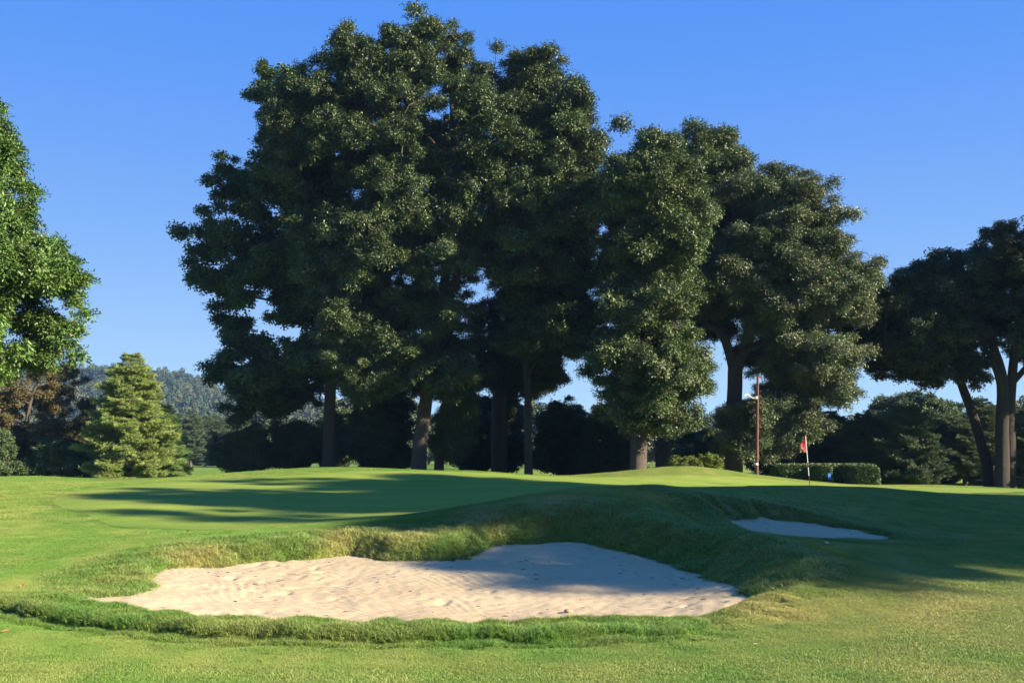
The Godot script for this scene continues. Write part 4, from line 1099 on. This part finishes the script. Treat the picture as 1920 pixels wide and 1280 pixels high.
func grass() -> void:
	var rng := RandomNumberGenerator.new()
	rng.seed = 77
	# mown turf, close by
	var xf := []
	var cols := PackedColorArray()
	var step := 0.19
	var d := 6.0
	while d < 20.0:
		var half := d * 0.56 + 0.8
		var x := -half
		while x < half:
			var px := x + rng.randf_range(-0.06, 0.06)
			var pd := d + rng.randf_range(-0.06, 0.06)
			if from_bunker(px, pd) > (0.74 if pd < 11.6 and px < 1.2 else 0.2) and from_bunker_2(px, pd) > 0.12 and (pd < 17.0 or away(green_edge, px, pd) > 0.15):
				var close := minf(from_bunker(px, pd), from_bunker_2(px, pd)) < 1.8
				for sub in (4 if close else 1):
					# on the uneven ground round the bunkers the turf is laid in smaller pieces
					var qx := px + (0.05 * (1 if sub & 1 else -1) if close else 0.0)
					var qd := pd + (0.05 * (1 if sub & 2 else -1) if close else 0.0)
					var nrm := normal_at(qx, qd, 0.1 if close else 0.3)
					var sc := rng.randf_range(0.9, 1.15)
					var across := sc * (0.55 if close else 1.0)
					xf.append(Transform3D(upright(nrm, rng.randf() * TAU).scaled(Vector3.ONE) * Basis.from_scale(Vector3(across, sc * rng.randf_range(0.75, 1.2), across)), Vector3(qx, ground_at(qx, qd), -qd)))
					cols.append(turf_color(qx, qd) * rng.randf_range(0.9, 1.1))
			x += step
		d += step
	tag(many("mown_grass", blade_patch(1500, 0.25, 0.008, 0.022, 0.0048, 0.8, 0.3, 1, 0.09), M.blade, xf, cols), "short mown grass of the fairway in front of the bunker", "grass", "", "stuff")
	# the same turf further off, round the green and on the mounds
	xf = []
	cols = PackedColorArray()
	d = 20.0
	while d < 40.0:
		var half := d * 0.56 + 1.0
		var x := -half
		while x < half:
			var px := x + rng.randf_range(-0.12, 0.12)
			var pd := d + rng.randf_range(-0.12, 0.12)
			if away(green_edge, px, pd) > 0.05 and from_bunker_2(px, pd) > 0.5:
				xf.append(Transform3D(upright(normal_at(px, pd, 0.3), rng.randf() * TAU) * Basis.from_scale(Vector3(2.0, 1.5, 2.0)), Vector3(px, ground_at(px, pd), -pd)))
				cols.append(turf_color(px, pd) * rng.randf_range(0.9, 1.1))
			x += 0.42
		d += 0.42
	tag(many("mound_grass", blade_patch(900, 0.25, 0.008, 0.020, 0.0055, 0.8, 0.3, 5, 0.08), M.blade, xf, cols), "mown grass on the mounds around the putting green", "grass", "", "stuff")
	# long grass on the bunker faces and lip
	xf = []
	cols = PackedColorArray()
	var tries := 0
	while tries < 140000:
		tries += 1
		var which := 0 if tries % 4 else 1
		var x := rng.randf_range(-7.0, 5.0) if which == 0 else rng.randf_range(2.0, 8.8)
		var pd := rng.randf_range(8.2, 18.8) if which == 0 else rng.randf_range(15.6, 21.6)
		if tries % 4 == 1: pd = rng.randf_range(8.2, 11.4)
		var s := from_bunker(x, pd) if which == 0 else from_bunker_2(x, pd)
		if s < -0.02: continue
		if which == 0 and from_bunker_2(x, pd) < 0.02: continue
		if which == 1 and from_bunker(x, pd) < 0.02: continue
		var near := smooth((11.8 - pd) / 0.8)
		var width := lerpf(1.35, 0.95, near)
		if which == 0 and near > 0.3 and x > 1.2: width = lerpf(0.95, 0.45, smooth((x - 1.2) / 0.8))
		if s > width or rng.randf() < smooth((s - width * lerpf(0.75, 0.88, near)) / (width * 0.25)): continue
		if s < 0.05 and rng.randf() < 0.5: continue
		var nrm := (normal_at(x, pd, 0.08) + Vector3(0, 0.5, 0)).normalized()
		var size := rng.randf_range(0.65, 1.1) * (1.0 - 0.35 * s / width) * (0.9 + 0.2 * noise.get_noise_2d(x * 1.5, pd * 1.5)) * (1.0 - 0.2 * near)
		size = maxf(size, 0.5)
		xf.append(Transform3D(upright(nrm, rng.randf() * TAU).scaled(Vector3(size, size, size)), Vector3(x, ground_at(x, pd) - 0.005, -pd)))
		var c := turf_color(x, pd) * rng.randf_range(0.75, 1.1)
		cols.append(c)
	tag(many("rough_grass", blade_patch(66, 0.15, 0.045, 0.11, 0.0065, 0.75, 0.45, 2, 0.10), M.blade, xf, cols), "long shaggy grass on the bunker faces and lips", "grass", "", "stuff")
	# thin tufts creeping into the sand
	xf = []
	cols = PackedColorArray()
	for k in 2600:
		var x := rng.randf_range(-5.2, 7.2)
		var pd := rng.randf_range(11.5, 20.0)
		var s := minf(from_bunker(x, pd), from_bunker_2(x, pd))
		if s > -0.02 or s < -0.7 or rng.randf() < smooth(-s / 0.55): continue
		if noise.get_noise_2d(x * 1.6 + 30.0, pd * 1.6) < 0.08: continue
		var h := sand_height(0, x, pd) if x < 3.3 else sand_height(1, x, pd)
		var size := rng.randf_range(0.25, 0.6)
		xf.append(Transform3D(Basis(Vector3.UP, rng.randf() * TAU).scaled(Vector3(size, size * 0.7, size)), Vector3(x, h - 0.004, -pd)))
		cols.append(turf_color(x, pd) * 0.9)
	tag(many("sand_weeds", blade_patch(14, 0.14, 0.05, 0.13, 0.008, 1.2, 0.6, 3, 0.15), M.blade, xf, cols), "sparse weeds creeping over the bunker edges", "weeds", "", "stuff")

# ---------------------------------------------------------------- things
func hedge() -> void:
	var at := Vector3(16.14, 0.03, -53)
	var gy := ground_at(at.x, 53.0)
	var root := base_node("clipped_hedge", Vector3(at.x, gy, -53.0))
	tag(root, "clipped green hedge with a rounded end and shaded recess", "hedge")
	var rng := RandomNumberGenerator.new()
	rng.seed = 8
	# back row and two arms that reach towards the green, as boxes with rounded tops: centre, half size
	var top := Vector3(16.69, 1.09, -53).y - gy
	var rows := [
		["back_row", Vector3(0.35, top * 0.5, -0.9), Vector3(2.30, top * 0.5, 0.6)],
		["end_block", Vector3(2.05, top * 0.5, 0.5), Vector3(0.62, top * 0.5, 1.3)],
		["middle_block", Vector3(0.15, top * 0.5, 0.1), Vector3(0.35, top * 0.48, 0.9)],
	]
	var leaf := Shape.new()
	for k in 26:
		var dir := Vector3(rng.randfn(), rng.randfn() + 0.6, rng.randfn()).normalized()
		leaf.leaf(dir * rng.randf_range(0.0, 0.11), (dir + Vector3(rng.randfn(), rng.randfn(), rng.randfn()) * 0.5).normalized(), Vector3(rng.randfn(), 1, rng.randfn()), 0.105, 0.062, Color.WHITE * rng.randf_range(0.6, 1.4))
	var spray := leaf.done()
	for row in rows:
		var c: Vector3 = row[1]
		var hs: Vector3 = row[2]
		var core := Shape.new()
		core.box(c - hs + Vector3(0.14, -0.1, 0.14), c + hs - Vector3(0.14, 0.14, 0.14))
		var xf := []
		var cols := PackedColorArray()
		for k in int(520.0 * (hs.x * hs.y + hs.y * hs.z + hs.x * hs.z) * 2.0):
			var p := Vector3(rng.randf_range(-1, 1), rng.randf_range(-1, 1), rng.randf_range(-1, 1))
			var face := rng.randi() % 5
			if face == 0: p.y = 1.0
			elif face < 3: p.x = 1.0 if face == 1 else -1.0
			else: p.z = 1.0 if face == 3 else -1.0
			var q := p * hs
			# round the corners
			var rr := 0.28
			var inner := Vector3(clampf(q.x, -hs.x + rr, hs.x - rr), clampf(q.y, -hs.y, hs.y - rr), clampf(q.z, -hs.z + rr, hs.z - rr))
			var o := q - inner
			if o.length() > 0.01: q = inner + o.normalized() * minf(rr, o.length())
			xf.append(Transform3D(Basis(Vector3.UP, rng.randf() * TAU) * Basis(Vector3.RIGHT, rng.randf_range(-0.7, 0.7)), c + q * rng.randf_range(0.97, 1.02)))
			var j := rng.randf_range(0.8, 1.2)
			cols.append(Color(0.17 * j, 0.10 * j, 0.05 * j) if p.y == 1.0 and rng.randf() < 0.14 else Color(0.09 * j, 0.145 * j, 0.042 * j))
		var body := part(row[0], core.done(false), M.bark1, root)
		many("leaves", spray, M.leaf, xf, cols, body)
	var b := Vector3(16.46, 0.59, -51.8)
	var sign_ := base_node("blue_marker", Vector3(b.x, ground_at(b.x, 51.8), -51.8))
	tag(sign_, "small blue panel standing in the recess of the hedge", "marker")
	var y := b.y - sign_.position.y
	var s := Shape.new()
	s.box(Vector3(-0.085, y - 0.15, -0.02), Vector3(0.07, y + 0.15, 0.02))
	part("panel", s.done(false), plain(lin(0.06, 0.19, 0.62), 0.5), sign_)
	s = Shape.new()
	s.tube([Vector3(0, -0.1, -0.03), Vector3(0, y + 0.1, -0.03)], [0.015, 0.015], 8)
	part("post", s.done(false), plain(lin(0.05, 0.05, 0.05), 0.5), sign_)

func flag() -> void:
	var foot := Vector3(11.02, 0.33, -37)
	var head := Vector3(10.92, 2.37, -37)
	var gy := ground_at(foot.x, 37.0)
	var dir := (head - foot) / (head.y - foot.y)
	var at := foot + dir * (gy + 0.014 - foot.y)
	var root := base_node("golf_flag", at)
	tag(root, "red flag on a black and white flagstick in the green", "flag")
	var ht := head.y - at.y
	var bands := [[0.0, 0.60, "w"], [0.60, 0.92, "w"]]
	var stops := [at.y - 0.05]
	var s: Shape
	var marks := [[920.0, 892.0, 0], [892.0, 876.0, 1], [876.0, 868.0, 0], [868.0, 817.0, 1]]
	for k in marks.size():
		var y0: float = -0.05 if k == 0 else (921.0 - marks[k][0]) / 104.0 * (head.y - foot.y) + foot.y - at.y
		var y1: float = (921.0 - marks[k][1]) / 104.0 * (head.y - foot.y) + foot.y - at.y
		s = Shape.new()
		s.tube([dir * y0, dir * y1], [0.0115, 0.011], 12)
		var o := part("stick_band", s.done(false), plain(lin(0.8, 0.8, 0.78), 0.4) if marks[k][2] else plain(lin(0.03, 0.03, 0.03), 0.4), root)
		o.set_meta("label", "white band of the flagstick" if marks[k][2] else "black band of the flagstick")
	s = Shape.new()
	s.tube([dir * (ht - 0.01), dir * (ht + 0.012), dir * (ht + 0.03)], [0.018, 0.02, 0.004], 12)
	part("finial", s.done(false), plain(lin(0.5, 0.03, 0.03), 0.4), root)
	# limp cloth, hanging in folds on the left of the stick
	var cloth := func(u: float, t: float) -> Vector3:
		# u from the stick outwards, t from the top down
		var wide := 0.20 * smooth(t * 1.7 + 0.10) * (1.0 - 0.35 * smooth((t - 0.72) / 0.28))
		var x := -wide * u
		var y := ht - 0.02 - 0.59 * t - 0.05 * u * (1.0 - t)
		var z := 0.045 * sin(u * 7.5 + t * 1.8) * (0.35 + t) + 0.015 * sin(u * 15.0 - t * 3.0)
		return Vector3(x, y, z) + Vector3(dir.x, 0, dir.z) * y + Vector3(-0.012, 0, 0)
	s = Shape.new()
	var nu := 26
	var nt := 22
	for a in nt + 1:
		for b in nu + 1:
			s.v.append(cloth.call(b / float(nu), a / float(nt)))
			s.n.append(Vector3(0, 0, 1))
			s.c.append(Color.WHITE)
	for a in nt:
		for b in nu:
			var k := a * (nu + 1) + b
			s.i.append_array(PackedInt32Array([k, k + nu + 1, k + 1, k + 1, k + nu + 1, k + nu + 2]))
	for a in nt + 1:
		for b in nu + 1:
			var k := a * (nu + 1) + b
			var du: Vector3 = s.v[a * (nu + 1) + mini(b + 1, nu)] - s.v[a * (nu + 1) + maxi(b - 1, 0)]
			var dt: Vector3 = s.v[mini(a + 1, nt) * (nu + 1) + b] - s.v[maxi(a - 1, 0) * (nu + 1) + b]
			s.n[k] = du.cross(dt).normalized()
	var red := leafy(0.75, Color(0.5, 0.5, 0.5))
	red.vertex_color_use_as_albedo = false
	red.albedo_color = lin(0.72, 0.012, 0.016)
	var cl := part("flag_cloth", s.done(false), red, root)
	# the white print, following the folds
	s = Shape.new()
	for k in 14:
		var a0 := 0.9 + 4.6 * k / 14.0
		var a1 := 0.9 + 4.6 * (k + 1) / 14.0
		var q := []
		for e in [[a0, 0.20], [a1, 0.20], [a1, 0.255], [a0, 0.255]]:
			var p: Vector3 = cloth.call(0.55 + e[1] * cos(e[0]) * 1.25, 0.60 - e[1] * sin(e[0]) * 0.7)
			q.append(p + Vector3(0, 0, 0.005))
		s.quad(q[0], q[1], q[2], q[3])
	part("print", s.done(false), plain(lin(0.75, 0.6, 0.58), 0.8), cl)
	s = Shape.new()
	s.tube([dir * 0.002 + Vector3(0, 0, 0), dir * 0.006], [0.054, 0.054], 20)
	part("cup_rim", s.done(false), plain(lin(0.8, 0.8, 0.78), 0.5), root)

func lamp_pole() -> void:
	var foot := Vector3(11.5, 0.7, -47)
	var head := Vector3(11.69, 5.38, -47)
	var gy := ground_at(foot.x, 47.0)
	var root := base_node("lamp_pole", Vector3(foot.x, gy, -47.0))
	tag(root, "reddish brown wooden pole with a white lamp arm behind the mound", "lamp pole")
	var h := head.y - gy
	var s := Shape.new()
	var pts := []
	var rad := []
	for k in 9:
		pts.append(Vector3((head.x - foot.x) * k / 8.0, -0.3 + (h + 0.3) * k / 8.0, 0))
		rad.append(lerpf(0.082, 0.055, k / 8.0))
	s.tube(pts, rad, 14, 0.02)
	var wood := plain(lin(0.21, 0.085, 0.055), 0.9)
	wood.albedo_texture = noise_image(256, 0.06, 4, Color(0.6, 0.6, 0.6), Color(1, 1, 1), 41)
	wood.uv1_triplanar = true
	wood.uv1_scale = Vector3(3, 0.4, 3)
	part("pole", s.done(false), wood, root)
	s = Shape.new()
	s.tube([Vector3(head.x - foot.x, h - 0.01, 0), Vector3(head.x - foot.x, h + 0.02, 0), Vector3(head.x - foot.x, h + 0.05, 0)], [0.066, 0.066, 0.001], 12)
	s.box(Vector3(head.x - foot.x - 0.03, h - 0.06, -0.03), Vector3(head.x - foot.x + 0.22, h + 0.0, 0.03))
	part("cap", s.done(false), wood, root)
	var arm_y := Vector3(11.61, 4.39, -47).y - gy
	var white := plain(lin(0.72, 0.72, 0.70), 0.45)
	s = Shape.new()
	s.tube([Vector3(0.0, arm_y - 0.02, 0.05), Vector3(-0.1, arm_y - 0.03, 0.08), Vector3(-0.2, arm_y + 0.03, 0.1), Vector3(-0.30, arm_y + 0.10, 0.12)], [0.018, 0.018, 0.018, 0.018], 8)
	part("arm", s.done(false), white, root)
	s = Shape.new()
	s.tube([Vector3(-0.24, arm_y + 0.075, 0.115), Vector3(-0.28, arm_y + 0.09, 0.12), Vector3(-0.36, arm_y + 0.105, 0.13), Vector3(-0.45, arm_y + 0.09, 0.14), Vector3(-0.49, arm_y + 0.075, 0.15)], [0.01, 0.05, 0.068, 0.055, 0.004], 12)
	part("lamp_head", s.done(false), white, root)
	s = Shape.new()
	s.box(Vector3(0.06, arm_y - 0.07, -0.04), Vector3(0.15, arm_y + 0.05, 0.06))
	part("bracket", s.done(false), white, root)
	s = Shape.new()
	s.tube([Vector3(0.0, 0.55, 0), Vector3(0.0, 0.64, 0)], [0.1, 0.099], 14)
	part("band", s.done(false), white, root)

func radio_tower() -> void:
	var foot := Vector3(54.85, 20.09, -620)
	var head := Vector3(55.06, 40.71, -620)
	var root := base_node("radio_tower", Vector3(foot.x, 0.0, -620.0))
	tag(root, "slim red and white radio mast on the far skyline", "tower")
	var h := head.y
	var red := plain(lin(0.45, 0.08, 0.06), 0.6)
	var white := plain(lin(0.75, 0.75, 0.75), 0.6)
	for k in 8:
		var s := Shape.new()
		var y0 := h * k / 8.0
		var y1 := h * (k + 1) / 8.0
		for c in [Vector3(-0.5, 0, -0.4), Vector3(0.5, 0, -0.4), Vector3(0, 0, 0.5)]:
			s.tube([c + Vector3(0, y0, 0), c + Vector3(0, y1, 0)], [0.11, 0.11], 5)
		for q in 3:
			var y := lerpf(y0, y1, q / 3.0)
			var yy := lerpf(y0, y1, (q + 1) / 3.0)
			s.tube([Vector3(-0.5, y, -0.4), Vector3(0.5, yy, -0.4)], [0.06, 0.06], 4)
			s.tube([Vector3(0.5, y, -0.4), Vector3(0, yy, 0.5)], [0.06, 0.06], 4)
			s.tube([Vector3(0, y, 0.5), Vector3(-0.5, yy, -0.4)], [0.06, 0.06], 4)
		part("mast_section", s.done(false), red if k % 2 else white, root)
	for k in 3:
		for q in 3:
			var s := Shape.new()
			var an := TAU * q / 3.0 + 0.4
			var o := Vector3(cos(an), 0, sin(an)) * 0.75
			s.box(o + Vector3(-0.2, h * (0.86 - 0.07 * k), -0.2), o + Vector3(0.2, h * (0.86 - 0.07 * k) + 1.9, 0.2))
			part("antenna", s.done(false), white, root)

func small_things() -> void:
	var rng := RandomNumberGenerator.new()
	rng.seed = 21
	# fallen leaves: x, depth, colour, size
	var brown := lin(0.33, 0.13, 0.05)
	var orange := lin(0.55, 0.14, 0.035)
	var pale := lin(0.55, 0.42, 0.26)
	var leaves := [
		[-5.46, 16.9, orange, 0.10, "fallen orange leaf at the front edge of the green"],
		[-6.07, 16.8, pale, 0.06, "tiny pale fallen leaf near the orange leaf"],
		[-5.59, 11.3, brown, 0.09, "curled brown leaf beside the bunker lip end"],
		[-5.91, 12.2, brown, 0.08, "small brown leaf above the bunker lip end"],
		[-4.58, 9.2, brown, 0.07, "dark brown leaf on the mown grass below the lip"],
		[-4.05, 9.4, pale, 0.09, "pale curled leaf on the mown grass by the lip"],
		[3.7, 13.0, orange, 0.07, "orange leaf on the grassy spur beside the bunker"],
		[3.65, 14.2, pale, 0.09, "pale leaf high on the shaded face of the spur"],
		[4.31, 13.8, pale, 0.09, "pale leaf on the sunlit top of the spur"],
		[-0.72, 9.3, orange, 0.05, "small orange leaf caught in the lip grass"],
		[-0.43, 8.4, pale, 0.04, "tiny pale leaf on the mown grass below the sand"],
		[2.08, 8.7, pale, 0.04, "tiny pale leaf on the dry turf"],
	]
	for e in leaves:
		var s := Shape.new()
		var l: float = e[3]
		for k in 5:
			var t := (k + 0.5) / 5.0
			var w: float = l * 0.55 * sin(PI * (t * 0.9 + 0.08))
			var t2 := (k + 1.5) / 5.0
			var w2: float = l * 0.55 * sin(PI * minf(t2 * 0.9 + 0.08, 1.0))
			var y: float = l * 0.28 * (t - 0.5) * (t - 0.5)
			var y2: float = l * 0.28 * (t2 - 0.5) * (t2 - 0.5)
			s.quad(Vector3(-w * 0.5, y + w * 0.25, l * (t - 0.5)), Vector3(0, y, l * (t - 0.5)), Vector3(0, y2, l * (t2 - 0.5)), Vector3(-w2 * 0.5, y2 + w2 * 0.25, l * (t2 - 0.5)))
			s.quad(Vector3(0, y, l * (t - 0.5)), Vector3(w * 0.5, y + w * 0.25, l * (t - 0.5)), Vector3(w2 * 0.5, y2 + w2 * 0.25, l * (t2 - 0.5)), Vector3(0, y2, l * (t2 - 0.5)))
		var o := part("fallen_leaf", s.done(false), plain(e[2], 0.7))
		o.position = Vector3(e[0], ground_at(e[0], e[1]) + 0.028, -e[1])
		o.rotation = Vector3(rng.randf_range(-0.3, 0.3), rng.randf() * TAU, rng.randf_range(-0.3, 0.3))
		tag(o, e[4], "leaf", "fallen leaves")
	# pine cone and a stone in the sand
	var x := -2.36
	var root := base_node("pine_cone", Vector3(x, sand_height(0, x, 10.7) + 0.018, -10.7))
	tag(root, "brown pine cone lying on the sunlit sand", "pine cone")
	root.rotation = Vector3(0, 0.35, 0)
	var body := Shape.new()
	body.tube([Vector3(-0.065, 0, 0), Vector3(-0.05, 0, 0), Vector3(-0.01, 0, 0), Vector3(0.035, 0, 0), Vector3(0.065, 0, 0)], [0.004, 0.018, 0.023, 0.016, 0.003], 10)
	part("core", body.done(false), plain(lin(0.10, 0.05, 0.025), 0.9), root)
	body = Shape.new()
	for k in 70:
		var u := k / 70.0
		var an := k * 2.4
		var o := Vector3(0, cos(an), sin(an))
		body.leaf(Vector3(-0.05 + 0.1 * u, 0, 0) + o * 0.016 * sin(PI * (u * 0.8 + 0.15)), (o + Vector3(0.6, 0, 0)).normalized(), Vector3(-0.6, 0, 0) + o * 0.5, 0.024, 0.02, Color.WHITE)
	part("scales", body.done(false), plain(lin(0.20, 0.095, 0.045), 0.85), root)
	x = 0.64
	var st := Shape.new()
	var ball := SphereMesh.new()
	ball.radius = 1.0
	ball.height = 2.0
	ball.radial_segments = 18
	ball.rings = 10
	var arr := ball.get_mesh_arrays()
	for p in arr[Mesh.ARRAY_VERTEX]:
		var q: Vector3 = p * (1.0 + 0.3 * noise.get_noise_3d(p.x * 1.3, p.y * 1.3, p.z * 1.3))
		st.v.append(q * Vector3(0.055, 0.026, 0.04))
		st.n.append(p)
		st.c.append(Color.WHITE)
	st.i = arr[Mesh.ARRAY_INDEX]
	var stone := part("stone", st.done(false), plain(lin(0.30, 0.20, 0.13), 0.9))
	stone.position = Vector3(x, sand_height(0, x, 11.5) + 0.012, -11.5)
	stone.rotation.y = 0.5
	tag(stone, "brown stone half buried in the sand at the shadow edge", "stone")
	# dark bits of bark and twig lying in the sand
	var bit := Shape.new()
	bit.tube([Vector3(-0.5, 0, 0), Vector3(-0.1, 0.1, 0.06), Vector3(0.2, 0.05, -0.04), Vector3(0.5, 0, 0.05)], [0.03, 0.12, 0.1, 0.02], 5)
	var xf := []
	var cols := PackedColorArray()
	for k in 520:
		var bx := rng.randf_range(-4.2, 2.4)
		var bd := rng.randf_range(9.9, 15.6)
		if from_bunker(bx, bd) > -0.25: continue
		if noise.get_noise_2d(bx * 0.7 + 12.0, bd * 0.7) < (-0.1 if bx > -0.5 and bd < 12.5 else 0.25): continue
		var sc := rng.randf_range(0.014, 0.085)
		xf.append(Transform3D(Basis(Vector3.UP, rng.randfn() * 0.5).scaled(Vector3(sc, sc * 0.5, sc * 0.5)), Vector3(bx, sand_height(0, bx, bd) + 0.002, -bd)))
		cols.append(Color(0.07, 0.05, 0.035) * rng.randf_range(0.6, 1.8))
	tag(many("bark_litter", bit.done(), plain(Color.WHITE, 0.9, true), xf, cols), "dark crumbs of bark and twig strewn on the sand", "litter", "", "stuff")
